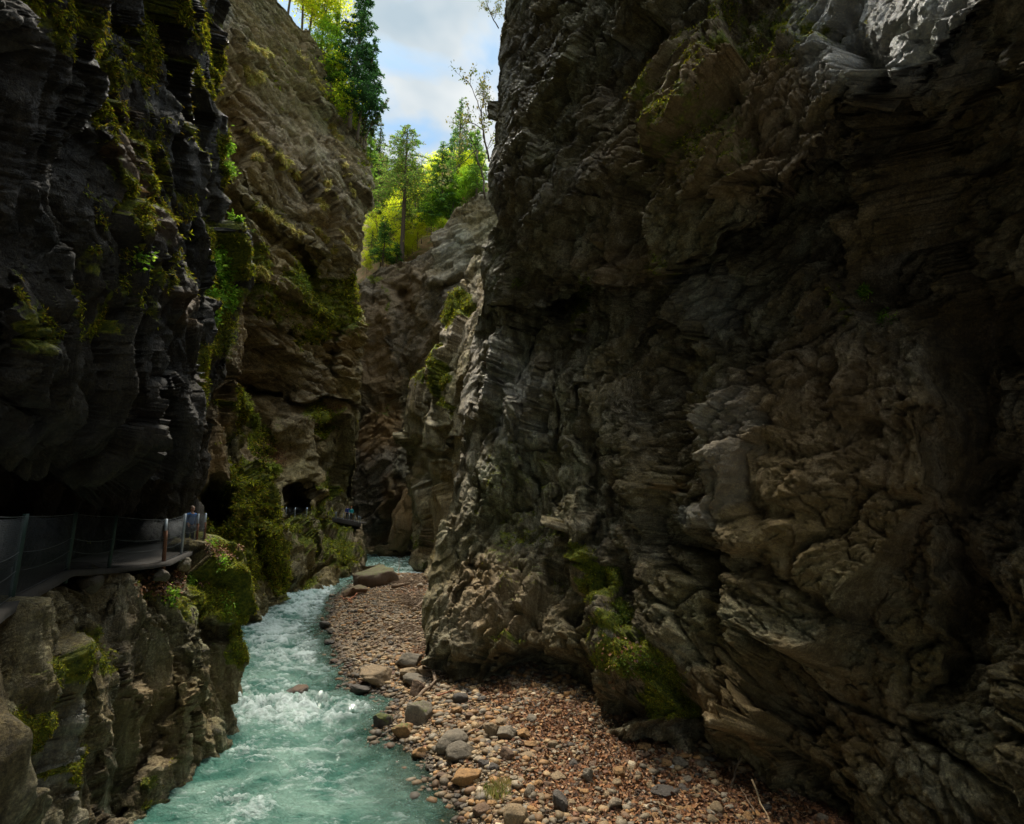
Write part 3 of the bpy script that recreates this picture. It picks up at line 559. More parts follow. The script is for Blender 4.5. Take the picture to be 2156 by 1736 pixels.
def water_mat():
    m, t, out = nodes('glacial river water'); N = NT(t)
    P = N.pos(scale=(1, 1.5, 1)); 
    Ps = N.pos(scale=(.8, 2.6, 1), rot=(0, 0, .25))
    n = N.noise(P, 3.0, 10, .7, .8); n2 = N.noise(Ps, 9, 8, .75, 1.2)
    f = N.math('ADD', N.attr('foam'), N.math('MULTIPLY', N.math('SUBTRACT', N.noise(Ps, 5, 10, .78, 1.2), .5), 2.0))
    ff = N.ramp(f, [(.30, 0.), (.60, .38), (.85, .7), (1., 1.)])
    deep = N.attr('deep')
    base = N.mix(N.ramp(N.noise(P, .6, 5, .6, .5), [(.38, 0.), (.62, 1.)]), (.070, .195, .150), (.26, .42, .345))
    base = N.mix(N.math('MULTIPLY', ff, .9), base, (.72, .82, .80))
    h = N.math('ADD', N.math('MULTIPLY', n, 1.0), N.math('MULTIPLY', n2, .35))
    nb = N.bump(h, .20, 1.0)
    b = N.n('ShaderNodeBsdfPrincipled', {'Base Color': base, 'Roughness': N.math('ADD', .10, N.math('MULTIPLY', ff, .5)), 'IOR': 1.33, 'Normal': nb})
    tr = N.n('ShaderNodeBsdfTransparent', {'Color': (.70, .88, .80, 1)})
    gl = N.n('ShaderNodeBsdfGlossy', {'Color': (1, 1, 1, 1), 'Roughness': .08, 'Normal': nb})
    fr = N.n('ShaderNodeFresnel', {'IOR': 1.33, 'Normal': nb}).outputs[0]
    clear = N.n('ShaderNodeMixShader', {0: fr, 1: tr.outputs[0], 2: gl.outputs[0]})
    dd = N.math('MAXIMUM', N.ramp(deep, [(.0, .06), (.35, .5), (.9, 1.)]), N.math('MULTIPLY', ff, .9))
    mx = N.n('ShaderNodeMixShader', {0: dd, 1: clear.outputs[0], 2: b.outputs[0]})
    t.links.new(mx.outputs[0], out.inputs[0]); return m
M['water'] = water_mat()
deep = np.clip(wsd / 2.6 + .15 * fbm(Pw * 1.3, 3, 41), 0, 1)
water = mesh_obj('river', WP.reshape(-1, 3), grid_faces(*WP.shape[:2]), M['water'], None, {'foam': foam.ravel(), 'deep': deep.ravel()})
tag(water, 'turquoise river with white rapids', None, None, 'structure')
# ---------------------------------------------------------------- stones, driftwood, litter
def ico(n):
    bm = bmesh.new(); bmesh.ops.create_icosphere(bm, subdivisions=n, radius=1)
    v = np.array([x.co[:] for x in bm.verts]); f = np.array([[l.vert.index for l in p.loops] for p in bm.faces]); bm.free(); return v, f
ICO = {k: ico(k) for k in (1, 2, 4, 5)}
def stone_shape(seed, lvl=4, angular=.5):
    r = np.random.default_rng(seed); v, f = ICO[lvl]
    # cut planes flatten a sphere into a worn block
    q = np.sign(v) * np.abs(v) ** (1 - .42 * angular); k = int(7 + 6 * angular)
    for _ in range(k):
        d = r.normal(size=3); d /= np.linalg.norm(d); off = r.uniform(.55, .85) if angular > .3 else r.uniform(.72, .95)
        s = q @ d; q = q - np.where(s > off, (s - off) * (.93 if angular > .3 else .75), 0)[:, None] * d
    n = fbm(q * 1.3 + seed * 3.1, 3, seed) * .10
    if lvl >= 4: n = n + fbm(q * 4 + seed, 4, seed + 5) * .035 + (facet(q * 2.2 + seed, seed)[..., 0] * .10 * angular)
    q = q * (1 + n[:, None]); q = (q - (q.max(0) + q.min(0)) / 2) / ((q.max(0) - q.min(0)) / 2)
    if lvl < 4: q *= np.array([1, r.uniform(.65, .9), r.uniform(.45, .75)])
    return q, f
def stone_mat(name, byobj=True):
    m, t, out = nodes(name); N = NT(t); P = N.pos(obj=byobj) if byobj else N.pos()
    if byobj:
        rnd = N.n('ShaderNodeObjectInfo').outputs['Random']; tint = N.n('ShaderNodeObjectInfo').outputs['Color']
        s = .9
    else: tint = N.acol('tint'); s = 9
    if byobj: P = N.pos()
    n = N.noise(P, 7 if byobj else 2.2 * s, 9, .72, .3); n2 = N.noise(P, 30 if byobj else 9 * s, 7, .78)
    c = N.mix(1, tint, N.ramp(n, [(.3, (.55, .53, .50)), (.5, (.95, .93, .9)), (.7, (1.3, 1.22, 1.1))]), 'MULTIPLY')
    c = N.mix(N.ramp(n2, [(.4, .6), (.55, 0.)]), c, (.05, .035, .022))
    if byobj:
        g = N.n('ShaderNodeNewGeometry'); up = N.n('ShaderNodeSeparateXYZ', {'Vector': g.outputs['Normal']}).outputs[2]
        z = N.n('ShaderNodeSeparateXYZ', {'Vector': g.outputs['Position']}).outputs[2]
        wet = N.ramp(N.math('ADD', z, N.math('MULTIPLY', n, .12)), [(.10, 1.), (.22, 0.)])
        c = N.mix(wet, c, N.mix(1, c, (.38, .34, .32), 'MULTIPLY'))
        ms = N.n('ShaderNodeAttribute', attribute_type='OBJECT', attribute_name='moss').outputs['Fac']
        mf = N.ramp(N.math('ADD', N.math('ADD', ms, N.math('MULTIPLY', up, .35)), N.math('MULTIPLY', N.math('SUBTRACT', n, .5), 1.6)), [(.75, 0.), (.9, 1.)])
        mf = N.math('MULTIPLY', mf, N.math('GREATER_THAN', ms, .05))
        c = N.mix(mf, c, N.ramp(n2, [(.35, (.03, .045, .006)), (.65, (.13, .14, .02))]))
        N.bsdf(out, Base_Color=c, Roughness=N.math('SUBTRACT', .8, N.math('MULTIPLY', wet, .5)), Normal=N.bump(N.math('ADD', n, N.math('MULTIPLY', n2, .5)), .06, .8))
    else:
        N.bsdf(out, Base_Color=c, Roughness=.75)
    return m
M['stone'] = stone_mat('river stone'); M['pebble'] = stone_mat('small river stones', False)
def drop_to_ground(x, y):
    z = .3
    for _ in range(12):
        p = on_plane(x, y, z); z, _s = ground_z(np.array([p[0]]), np.array([p[1]]), False); z = float(z[0])
    return p, z
def px_size(p): return float(np.hypot(p[0], p[1])) / FV * math.hypot(1, 0)
ORANGE, TAN, GREY, DARK, BROWN, PALE = (.35, .19, .065), (.31, .22, .12), (.19, .16, .115), (.075, .065, .055), (.17, .10, .055), (.36, .29, .20)
shape_cache = {}
def stone_mesh(seed, ang):
    k = (seed, ang)
    if k not in shape_cache:
        v, f = stone_shape(seed, 4, ang); o = mesh_obj('stone', v, f, M['stone']); shape_cache[k] = o.data; bpy.data.objects.remove(o)
    return shape_cache[k]
def put_stone(name, x, yb, w, h, col, moss, label, cat_, group=None, seed=0, ang=.6, rz=None, zoff=0.0, tilt=0., depth=.8):
    p, gz_ = drop_to_ground(x, yb - h * .32)
    d = math.hypot(p[1] * cT + (gz_ - EYE) * sT, 0); s = d / FV
    o = bpy.data.objects.new(name, stone_mesh(seed, ang)); C.objects.link(o)
    w *= 1.12; h *= 1.22; W = w * s / 2; dl = math.atan2(EYE - gz_, d); H = max(.38 * W, (h * s / 2 - depth * W * math.sin(dl) * .8) / math.cos(dl))
    r = random.Random(seed * 7 + int(x)); o.rotation_euler = (r.uniform(-.15, .15), tilt + r.uniform(-.1, .1), rz if rz is not None else r.uniform(-.5, .5))
    o.scale = (W, W * depth, H)
    wl = 0.0 if gz_ < 0 else gz_
    o.location = (p[0], p[1], max(gz_, -.12) + H * .62 + zoff)
    v = r.uniform(.7, 1.0); o.color = (*[c * v for c in col], 1); o['moss'] = float(moss)
    return tag(o, label, cat_, group)
BOULD = [
    (792, 1246, 84, 44, (.13, .08, .042), .5, 'large tilted flat slab with mossy top at the upstream end of the gravel bank', 3, 1.0),
    (746, 1262, 46, 24, BROWN, .45, 'low dark mossy slab just left of the large flat slab', 4, .9),
    (684, 1328, 22, 16, DARK, 0, 'dark reddish stone at the far edge of the bank, washed by the river', 5, .7),
    (601, 1352, 12, 8, DARK, 0, 'tiny dark stone breaking the surface in midstream', 6, .6),
    (622, 1480, 46, 22, BROWN, 0, 'jagged brown rock awash just above the largest white rapid', 7, .9),
    (705, 1402, 20, 13, BROWN, 0, 'brown wet stone in shallow water upstream of the tan boulder', 8, .6),
    (790, 1458, 62, 46, TAN, .1, 'big tan boulder with a flat sloping face at the waterline', 9, .9),
    (758, 1466, 46, 22, DARK, 0, 'wet grey rock low in the water against the big tan boulder', 10, .7),
    (860, 1418, 52, 38, GREY, .2, 'angular grey-green boulder leaning among the boulders at the middle of the bank', 11, .9),
    (861, 1433, 36, 24, TAN, 0, 'rounded tan boulder below the angular grey-green boulder', 12, .35),
    (891, 1432, 28, 25, TAN, .1, 'squat tan boulder left of the upright log', 13, .5),
    (873, 1448, 46, 26, GREY, .15, 'long pale boulder above the dark mossy-footed boulder', 14, .6),
    (880, 1473, 44, 36, BROWN, .35, 'dark boulder with mossy foot at the edge of the shallow inlet', 15, .8),
    (806, 1540, 38, 34, DARK, .62, 'dark round boulder capped with moss standing out in the water', 16, .5),
    (847, 1558, 40, 30, ORANGE, .5, 'orange boulder half covered by dark moss at the waterline', 17, .7),
    (881, 1533, 52, 46, GREY, .42, 'large grey-brown boulder with a moss patch on its top', 18, .8),
    (884, 1486, 20, 15, ORANGE, 0, 'orange stone perched above the moss-topped grey-brown boulder', 19, .5),
    (969, 1488, 30, 25, DARK, 0, 'dark grey round boulder alone on the upper gravel', 20, .3),
    (950, 1592, 64, 46, GREY, .15, 'biggest rounded grey-green boulder of the lower bank', 21, .3),
    (968, 1611, 56, 42, GREY, .1, 'notched grey boulder leaning on the biggest rounded boulder', 22, .5),
    (881, 1602, 27, 24, ORANGE, 0, 'dark orange stone at the waterline below the rounded boulders', 23, .5),
    (983, 1658, 54, 36, ORANGE, 0, 'flat orange slab tipped toward the water on the lower bank', 24, .95),
    (1087, 1746, 52, 46, TAN, .1, 'pale brown boulder cut by the bottom edge of the picture', 25, .6),
    (1067, 1608, 29, 28, BROWN, 0, 'brown-grey boulder right of the two big rounded boulders', 26, .5),
    (1068, 1565, 42, 32, GREY, 0, 'long grey boulder half sunk in gravel below the dark cave mouth', 27, .5),
    (1034, 1560, 26, 30, TAN, 0, 'tan boulder standing beside the long grey half sunk boulder', 28, .5),
    (1018, 1622, 24, 20, DARK, 0, 'dark stone between the notched boulder and the brown-grey boulder', 29, .5),
    (1179, 1716, 34, 38, DARK, 0, 'dark angular block at the bottom of the gravel', 30, .95),
    (1294, 1708, 34, 27, PALE, 0, 'pale brown rounded stone near the bottom of the gravel', 31, .4),
    (1397, 1682, 46, 24, DARK, 0, 'dark flat stone sunk in leaf litter', 32, .7),
    (1114, 1686, 22, 26, PALE, 0, 'upright pale stone left of the dark angular block', 33, .5),
    (1238, 1655, 20, 28, GREY, 0, 'slim grey stone tilted in the middle of the lower gravel', 34, .6),
    (1498, 1738, 25, 18, TAN, 0, 'tan stone at the bottom edge far right of the gravel', 35, .5),
    (1416, 1621, 12, 9, (.62, .60, .55), 0, 'small bright white stone among the fallen leaves', 36, .3),
    (1516, 1651, 13, 12, ORANGE, 0, 'small orange stone under the dark wall near the lying stick', 37, .4),
    (1088, 1702, 30, 20, ORANGE, 0, 'orange stone below the grass tuft on the lower bank', 38, .6),
    (1355, 1600, 26, 15, BROWN, 0, 'brown stone in leaf litter close under the right wall', 39, .5),
    (891, 1212, 22, 12, DARK, 0, 'dark rounded boulder at the far right edge of the upstream water', 40, .4),
    (888, 1192, 24, 14, BROWN, 0, 'brown boulder at the foot of the dark fluted columns', 41, .5),
]
for i, (x, yb, w_, h_, col, ms, lab, sd, an) in enumerate(BOULD):
    put_stone('boulder', x, yb, w_, h_, col, ms, lab, 'boulder', seed=sd, ang=an, tilt=(-.16 if i == 0 else -.12 if i in (1, 21) else 0), rz=(.15 if i == 0 else None))
v_, f_ = stone_shape(301, 5, .7); q_ = v_ * [2.0, 1.9, 4.9]; q_[:, 0] += -.35 * q_[:, 2] * (q_[:, 2] < 0) ; q_ = q_ + v_ * rock_disp(q_ + 40, .8, 0 * q_[:, 0] + .5, lambda p: p[..., 2] + p[..., 0], .55, 401)[:, None]
o = mesh_obj('rock_fin', q_, f_, M['rock_far'], None, {'moss': 0 * q_[:, 0], 'rust': 0 * q_[:, 0] + .8, 'pale': 0 * q_[:, 0], 'wet': 0 * q_[:, 0], 'bed': q_[:, 2], 'cw': 0 * q_[:, 0] + 1}); o.location = at(846, 1096, 78); o.rotation_euler = (0, .36, .3)
tag(o, 'tall tan rock fin leaning under the far cliff beyond the upstream water', 'rock')
v_, f_ = stone_shape(302, 5, .5); q_ = v_ * [5.0, 1.6, .75]; q_ = q_ + v_ * rock_disp(q_ + 90, .5, 0 * q_[:, 0], lambda p: p[..., 2], .7, 411)[:, None]
o = mesh_obj('boulder', q_, f_, M['rock_far'], None, {'moss': 0 * q_[:, 0], 'rust': 0 * q_[:, 0] + .6, 'pale': 0 * q_[:, 0], 'wet': 0 * q_[:, 0], 'bed': q_[:, 2], 'cw': 0 * q_[:, 0]}); o.location = at(815, 1160, 80); o.rotation_euler = (0, .06, .1)
tag(o, 'long low brown rock bar at the far waterline below the tan fin', 'rock')
# stones one can count, scattered over the bank
def bank_points(n, seed, ymin, ymax, inner=.0):
    r = np.random.default_rng(seed); out = []
    while len(out) < n:
        y = r.uniform(ymin, ymax, 400); x = r.uniform(650, 1720, 400)
        p = on_plane(x, y, .35); g, sd = ground_z(p[:, 0], p[:, 1], False)
        foot = np.interp(x, [905, 1000, 1130, 1280, 1500, 1640, 1800], [1390, 1448, 1462, 1562, 1645, 1740, 1850])
        ok = (sd > inner) & ((x < 905) | (y > foot - 22)) & (x < 1760)
        out += [(a, b, c) for a, b, c, k in zip(x, y, sd, ok) if k]
    return out[:n]
occ = [(b[0], b[1] - b[3] * .4, max(b[2], b[3]) * .42) for b in BOULD]
cnt = 0
for (x, y, sd) in bank_points(5000, 5, 1225, 1750, -.35):
    if cnt >= 258: break
    near = (y - 1200) / 540
    w_ = random.choice([random.uniform(9, 15), random.uniform(11, 19), random.uniform(14, 28)]) * (.55 + .75 * near)
    if sd > 3.4 and random.random() < .6: continue
    if any((x - a) ** 2 + (y - b) ** 2 * 2 < (c + w_ * .42) ** 2 for a, b, c in occ): continue
    occ.append((x, y, w_ * .45)); cnt += 1
    warm = 1240 < y and random.random() < (.35 + .35 * near)
    if warm: kind, col = random.choice([('orange', ORANGE), ('tan', TAN), ('tan', TAN), ('brown', BROWN)])
    else: kind, col = random.choice([('grey', GREY), ('pale', PALE), ('tan', TAN), ('dark', DARK), ('grey', GREY)])
    far = y < 1420
    wetp = sd < .25
    lab = f"{kind} river stone " + ('lying in the shallow water at the edge of the bank' if wetp else 'among others on the narrow upper gravel bank' if far else 'among others on the wide lower gravel bank')
    put_stone('stone', x, y + w_ * .3, w_, w_ * random.uniform(.5, .8), col, 0, lab, 'stone', 'river stones on the gravel bank', seed=100 + cnt % 16, ang=[.2, .5, .7][cnt % 3], rz=random.uniform(0, 6.28))
# the gravel nobody could count
def pebbles(n, seed):
    r = np.random.default_rng(seed); pts = []
    yr = np.concatenate([r.uniform(3.5, 24, n * 4), r.uniform(24, 62, n * 4)]); xr = r.uniform(-16, 12, len(yr))
    g, sd = ground_z(xr, yr); u, v = proj(np.stack([xr, yr, g], -1))
    foot = np.interp(u, [905, 1000, 1130, 1280, 1500, 1640, 1800], [1385, 1440, 1455, 1555, 1635, 1730, 1850])
    ok = (sd > -.9) & (u > 600) & (u < 1900) & (v < 1790) & ((u < 985) | (v > foot - 75)) & (r.random(len(xr)) < np.where(sd > 0, 1, .5))
    xr, yr, g, sd = (a[ok][:n] for a in (xr, yr, g, sd))
    order = r.permutation(len(xr)); return xr[order], yr[order], g[order], sd[order]
px_, py_, pz_, psd = pebbles(58000, 8); n = len(px_)
rad = np.clip(.0195 * np.exp(rng.normal(0, .72, n)) * (1 + py_ / 45), .012, .15)
lw = litter_w(px_, py_); rad *= 1 - .35 * lw
keep = rng.random(n) < 1 - .45 * lw
px_, py_, pz_, psd, rad = (a[keep] for a in (px_, py_, pz_, psd, rad)); n = len(px_)
bases = [stone_shape(300 + k, 1, .8)[0] for k in range(10)]; bf = ICO[1][1]
V = np.zeros((n, len(bases[0]), 3)); ang = rng.uniform(0, 6.28, n)
for k, b in enumerate(bases):
    i = np.arange(n) % 10 == k; ca, sa = np.cos(ang[i])[:, None], np.sin(ang[i])[:, None]
    V[i, :, 0] = (b[:, 0] * ca - b[:, 1] * sa) * rad[i, None]; V[i, :, 1] = (b[:, 0] * sa + b[:, 1] * ca) * rad[i, None]; V[i, :, 2] = b[:, 2] * rad[i, None]
V[..., 0] += px_[:, None]; V[..., 1] += py_[:, None]; V[..., 2] += (pz_ + rad * .30)[:, None]
pal = np.array([ORANGE, (.38, .22, .09), TAN, (.34, .25, .14), GREY, (.22, .20, .17), DARK, BROWN, PALE, (.50, .43, .33), (.18, .08, .04)])
pw = np.array([.10, .10, .16, .12, .13, .08, .07, .08, .08, .04, .04]); ci = rng.choice(len(pal), n, p=pw / pw.sum())
col = pal[ci] * rng.uniform(.5, 1.3, (n, 1)) * [.95, .90, .80]; col *= np.where(psd < .12, .45, 1)[:, None]
F = (bf[None] + (np.arange(n) * len(bases[0]))[:, None, None]).reshape(-1, 3)
pb = mesh_obj('gravel', V.reshape(-1, 3), F, M['pebble'], None, {'tint': np.repeat(col, len(bases[0]), 0)})
tag(pb, 'small orange, tan and grey gravel covering the bank', 'gravel', None, 'stuff')

# leaf shaped faces scattered in bulk -------------------------------------------
def leaves_mesh(name, P, Nrm, size, cols, mat, parent=None, droop=0., aspect=.5, seed=0, direction=None):
    """one bent diamond per point: P (n,3), Nrm (n,3) facing, size (n,)"""
    r = np.random.default_rng(seed); n = len(P)
    d = direction if direction is not None else r.normal(size=(n, 3))
    d = d - (d * Nrm).sum(1, keepdims=True) * Nrm; d /= np.maximum(np.linalg.norm(d, axis=1, keepdims=True), 1e-6)
    b = np.cross(Nrm, d); s = size[:, None]
    tip = P + d * s; tip[:, 2] -= droop * size
    mid = P + d * s * .5 + Nrm * s * .08
    V = np.stack([P, mid + b * s * aspect * .5, tip, mid - b * s * aspect * .5], 1)
    return mesh_obj(name, V.reshape(-1, 3), np.arange(n * 4).reshape(n, 4), mat, parent, {'tint': np.repeat(cols, 4, 0)}, smooth=False)
def leaf_mat(name, trans=.5, rough=.6):
    m, t, out = nodes(name); N = NT(t); c = N.acol('tint')
    a = N.n('ShaderNodeBsdfPrincipled', {'Base Color': c, 'Roughness': rough, 'Specular IOR Level': .25})
    b = N.n('ShaderNodeBsdfTranslucent', {'Color': c}); mx = N.n('ShaderNodeMixShader', {0: trans, 1: a.outputs[0], 2: b.outputs[0]})
    t.links.new(mx.outputs[0], out.inputs[0]); return m
M['leaf'] = leaf_mat('leaves', .62); M['litter'] = leaf_mat('fallen leaves', .08, .8); M['mossy'] = leaf_mat('moss strands', .3, .9)
def pick(pal, n, r, j=.3):
    pal = np.array(pal); return pal[r.integers(0, len(pal), n)] * r.uniform(1 - j, 1 + j, (n, 1))
lx, ly, lz, ls = pebbles(120000, 17)
k = rng.random(len(lx)) < litter_w(lx, ly) * .75 + .02; k &= ls > .3
lx, ly, lz = lx[k], ly[k], lz[k]; n = len(lx)
nn = rng.normal(size=(n, 3)) * .45 + [0, 0, 1]; nn /= np.linalg.norm(nn, axis=1)[:, None]
LP = [np.stack([lx, ly, lz + rng.uniform(.015, .05, n)], -1)]; LN = [nn]
def sample_cliff(cl, spots, n, seed, thr=.35, upmin=-2, warp=18, inview=True):
    """points on a cliff inside the given view spots"""
    r = np.random.default_rng(seed); P = cl['P'].reshape(-1, 3); Nn = cl['N'].reshape(-1, 3)
    u, v = proj(P); m = blob(u, v, spots, warp); w_ = np.where((m > thr) & (Nn[:, 2] > upmin), m, 0)
    w_ = w_ * np.linalg.norm(P, axis=1) ** 0
    if w_.sum() == 0: return np.zeros((0, 3)), np.zeros((0, 3))
    i = r.choice(len(P), n, p=w_ / w_.sum()); j = P[i] + r.normal(size=(n, 3)) * .05
    return j, Nn[i]
for cl, sp, nn_, up in ((G_, [(400, 1180, 60, 40, 1), (340, 1230, 50, 40, 1), (480, 1165, 30, 20, 1), (440, 1200, 40, 40, .7)], 3800, .15), (D_, [(575, 955, 40, 40, 1), (700, 858, 30, 14, 1)], 2600, -.2), (A_, [(1300, 1400, 80, 80, .8), (1060, 1340, 30, 20, .7)], 350, .1)):
    p, q = sample_cliff(cl, sp, nn_, 3, .3, up); LP.append(p + q * .03); LN.append(q)
LPc, LNc = np.concatenate(LP), np.concatenate(LN); LNc = LNc / np.linalg.norm(LNc, axis=1)[:, None]
dd = np.hypot(LPc[:, 0], LPc[:, 1])
lit = leaves_mesh('leaf_litter', LPc, LNc, rng.uniform(.05, .10, len(LPc)) * (1 + dd / 60), pick([(.21, .09, .035), (.14, .06, .028), (.27, .13, .055), (.10, .05, .028), (.34, .20, .11), (.07, .045, .03)], len(LPc), rng), M['litter'], aspect=.7)
tag(lit, 'red-brown fallen leaves on the gravel and rock ledges', 'leaf litter', None, 'stuff')

# wood ---------------------------------------------------------------------------
def tube(path, radii, sides=8):
    path = np.asarray(path, float); n = len(path); T = np.gradient(path, axis=0); T /= np.maximum(np.linalg.norm(T, axis=1, keepdims=True), 1e-9)
    ref = np.array([0, 0, 1.0]) if abs(T[:, 2]).mean() < .8 else np.array([1.0, 0, 0])
    A = np.cross(T, ref); A /= np.linalg.norm(A, axis=1, keepdims=True); B = np.cross(T, A)
    a = np.linspace(0, 2 * np.pi, sides, endpoint=False); r = np.asarray(radii, float)[:, None, None]
    V = path[:, None] + r * (np.cos(a)[None, :, None] * A[:, None] + np.sin(a)[None, :, None] * B[:, None])
    i = np.arange(n - 1)[:, None] * sides; j = np.arange(sides)[None]; j2 = (j + 1) % sides
    F = np.stack([i + j, i + j2, i + sides + j2, i + sides + j], -1).reshape(-1, 4)
    caps = [[k * sides, k * sides + 1, k * sides + 2, k * sides + 3] for k in ()]
    V = V.reshape(-1, 3); c0, c1 = len(V), len(V) + 1
    V = np.concatenate([V, path[:1], path[-1:]]); 
    e0 = np.stack([np.full(sides, c0), j2[0], j[0], j[0]], -1); e1 = np.stack([np.full(sides, c1), (n - 1) * sides + j[0], (n - 1) * sides + j2[0], (n - 1) * sides + j2[0]], -1)
    return V, F, np.concatenate([e0[:, :3], e1[:, :3]])
class Geo:
    """gathers tubes as triangles"""
    def __init__(s): s.v = []; s.f = []; s.n = 0
    def add(s, V, F):
        F = np.asarray(F)
        if F.shape[1] == 4: F = np.concatenate([F[:, [0, 1, 2]], F[:, [0, 2, 3]]])
        s.v.append(V); s.f.append(F + s.n); s.n += len(V)
    def tube(s, path, radii, sides=8):
        V, F, cp = tube(path, radii, sides); s.add(V, np.concatenate([F[:, [0, 1, 2]], F[:, [0, 2, 3]], cp]))
    def box(s, c, d, rz=0):
        x, y, z = np.array(d) / 2; V = np.array([[a, b, e] for a in (-x, x) for b in (-y, y) for e in (-z, z)])
        cc, ss = math.cos(rz), math.sin(rz); V = V @ np.array([[cc, ss, 0], [-ss, cc, 0], [0, 0, 1]]) + np.array(c)
        s.add(V, [[0, 1, 3, 2], [4, 6, 7, 5], [0, 4, 5, 1], [2, 3, 7, 6], [0, 2, 6, 4], [1, 5, 7, 3]])
    def build(s, name, mat, parent=None, smooth=True, attrs=None): return mesh_obj(name, np.concatenate(s.v), np.concatenate(s.f), mat, parent, attrs, smooth)
M['bark'] = simple('bark', (.10, .07, .045), .9, .05, 9, .5); M['driftwood'] = simple('driftwood', (.17, .115, .07), .85, .02, 14, .5); M['palewood'] = simple('pale stick', (.42, .30, .17), .8, .01, 16, .3); M['redwood'] = simple('red stick', (.34, .12, .05), .8, .01, 16, .3)
def wobble(a, b, n, amp, r, sag=0):
    a, b = np.array(a), np.array(b); t = np.linspace(0, 1, n)[:, None]; L = np.linalg.norm(b - a)
    ph = r.uniform(0, 6, 6); o = np.stack([np.sin(t[:, 0] * 5 + ph[k]) * .6 + np.sin(t[:, 0] * 11 + ph[k + 3]) * .4 for k in range(3)], -1) * amp * L
    return a + (b - a) * t + o * np.sin(t * np.pi) - np.array([0, 0, 1]) * sag * np.sin(t * np.pi)
def stick(p0, p1, rpx, mat, label, name='driftwood', lift=(.05, .05), cat_='stick', twigs=2):
    r = np.random.default_rng(int(p0[0] * 3 + p1[1])); ends = []
    for (x, y), lf in zip((p0, p1), lift):
        p, g = drop_to_ground(x, y); d = p[1]; ends.append(np.array([p[0], p[1], max(g, -.02) + lf]))
    s = np.linalg.norm(ends[0]) / FV; g = Geo(); path = wobble(ends[0], ends[1], 14, .025, r)
    g.tube(path, np.linspace(1, .55, 14) * rpx * s, 9)
    for k in range(twigs):
        b = path[r.integers(3, 11)]; e = b + (ends[1] - ends[0]) * r.uniform(.1, .25) + r.normal(size=3) * .12 + [0, 0, .1]
        g.tube(wobble(b, e, 6, .05, r), np.linspace(.4, .12, 6) * rpx * s, 6)
    o = g.build(name, mat); return tag(o, label, cat_)
stick((905, 1398), (916, 1446), 5, M['driftwood'], 'short thick log lying end-on between the boulders and the right wall', 'log', (.32, .16), 'log', 0)
stick((880, 1474), (918, 1446), 4, M['driftwood'], 'dark wet log slanting from the waterline up the bank', 'log', (.08, .22), 'log', 1)
stick((920, 1474), (958, 1465), 1.6, M['redwood'], 'thin bright red-brown stick beside the dark grey round boulder', 'stick', (.12, .16))
stick((982, 1552), (1033, 1521), 1.8, M['driftwood'], 'brown stick lying uphill above the big rounded boulders', 'stick', (.06, .06))
stick((1586, 1672), (1622, 1738), 1.8, M['palewood'], 'long pale bare stick at the bottom right of the gravel', 'stick', (.25, .05), twigs=1)
stick((1540, 1662), (1562, 1632), 2.2, M['driftwood'], 'dark stick leaning against the foot of the right wall', 'stick', (.05, .35))
stick((1381, 1697), (1430, 1712), 1.3, M['palewood'], 'thin pale twig half buried in leaves', 'stick', (.05, .05))
stick((1500, 1668), (1536, 1690), 1.0, M['palewood'], 'fine curved twig in the leaf litter left of the long pale stick', 'stick', (.05, .05), twigs=1)
stick((826, 1240), (862, 1234), 4, M['driftwood'], 'thick dark log just right of the large flat slab', 'log', (.15, .2), 'log')
stick((868, 1292), (908, 1264), 2.6, M['driftwood'], 'long log leaning on the right wall in the driftwood tangle', 'log', (.15, .5), 'log')
stick((845, 1252), (900, 1278), 2.0, M['driftwood'], 'brown branch slanting down across the driftwood tangle', 'branch', (.35, .2), 'branch')
stick((735, 1268), (752, 1256), 1.6, M['redwood'], 'reddish branch caught against the low dark slab', 'branch', (.15, .2), 'branch')
stick((716, 1262), (742, 1272), 1.2, M['redwood'], 'thin red root trailing to the water by the low dark slab', 'branch', (.2, .1), 'branch')
stick((810, 1180), (818, 1152), .9, M['palewood'], 'bare pale branch sticking up out of the upstream water', 'branch', (.0, 1.4), 'branch', 4)
stick((838, 1214), (850, 1196), .9, M['driftwood'], 'thin twig rising beside the little upstream fall', 'branch', (.0, .7), 'branch', 4)
stick((760, 1376), (800, 1352), 1.5, M['driftwood'], 'thin stick lying across the upper gravel', 'stick', (.1, .1))
stick((1590, 1722), (1560, 1676), 1.4, M['driftwood'], 'curved brown twig crossing the long pale stick', 'stick', (.1, .15))
g = Geo(); r = np.random.default_rng(77)
for cx_, cy_, rx_, ry_, nb in ((868, 1230, 40, 9, 130), (872, 1275, 36, 12, 170), (800, 1256, 30, 7, 60), (850, 1325, 40, 8, 70), (905, 1375, 12, 26, 40), (730, 1258, 18, 8, 40), (935, 1425, 24, 8, 30), (860, 1345, 40, 8, 40)):
    for k in range(nb):
        x = cx_ + r.normal() * rx_ * .5; y = cy_ + r.normal() * ry_ * .6; p, gz2 = drop_to_ground(x, y)
        b = np.array([p[0], p[1], gz2 + r.uniform(.02, .5) * (ry_ > 8) + .04]); a = r.uniform(0, 6.28); L = r.uniform(.3, 1.5); e = b + [math.cos(a) * L, math.sin(a) * L * .6, r.normal() * .16]
        e[2] = max(e[2], gz2 + .02); g.tube(wobble(b, e, 5, .06, r), np.linspace(1, .4, 5) * r.uniform(.01, .035), 5)
tag(g.build('brushwood', M['driftwood']), 'tangled driftwood twigs heaped along the upper bank', 'driftwood', None, 'stuff')
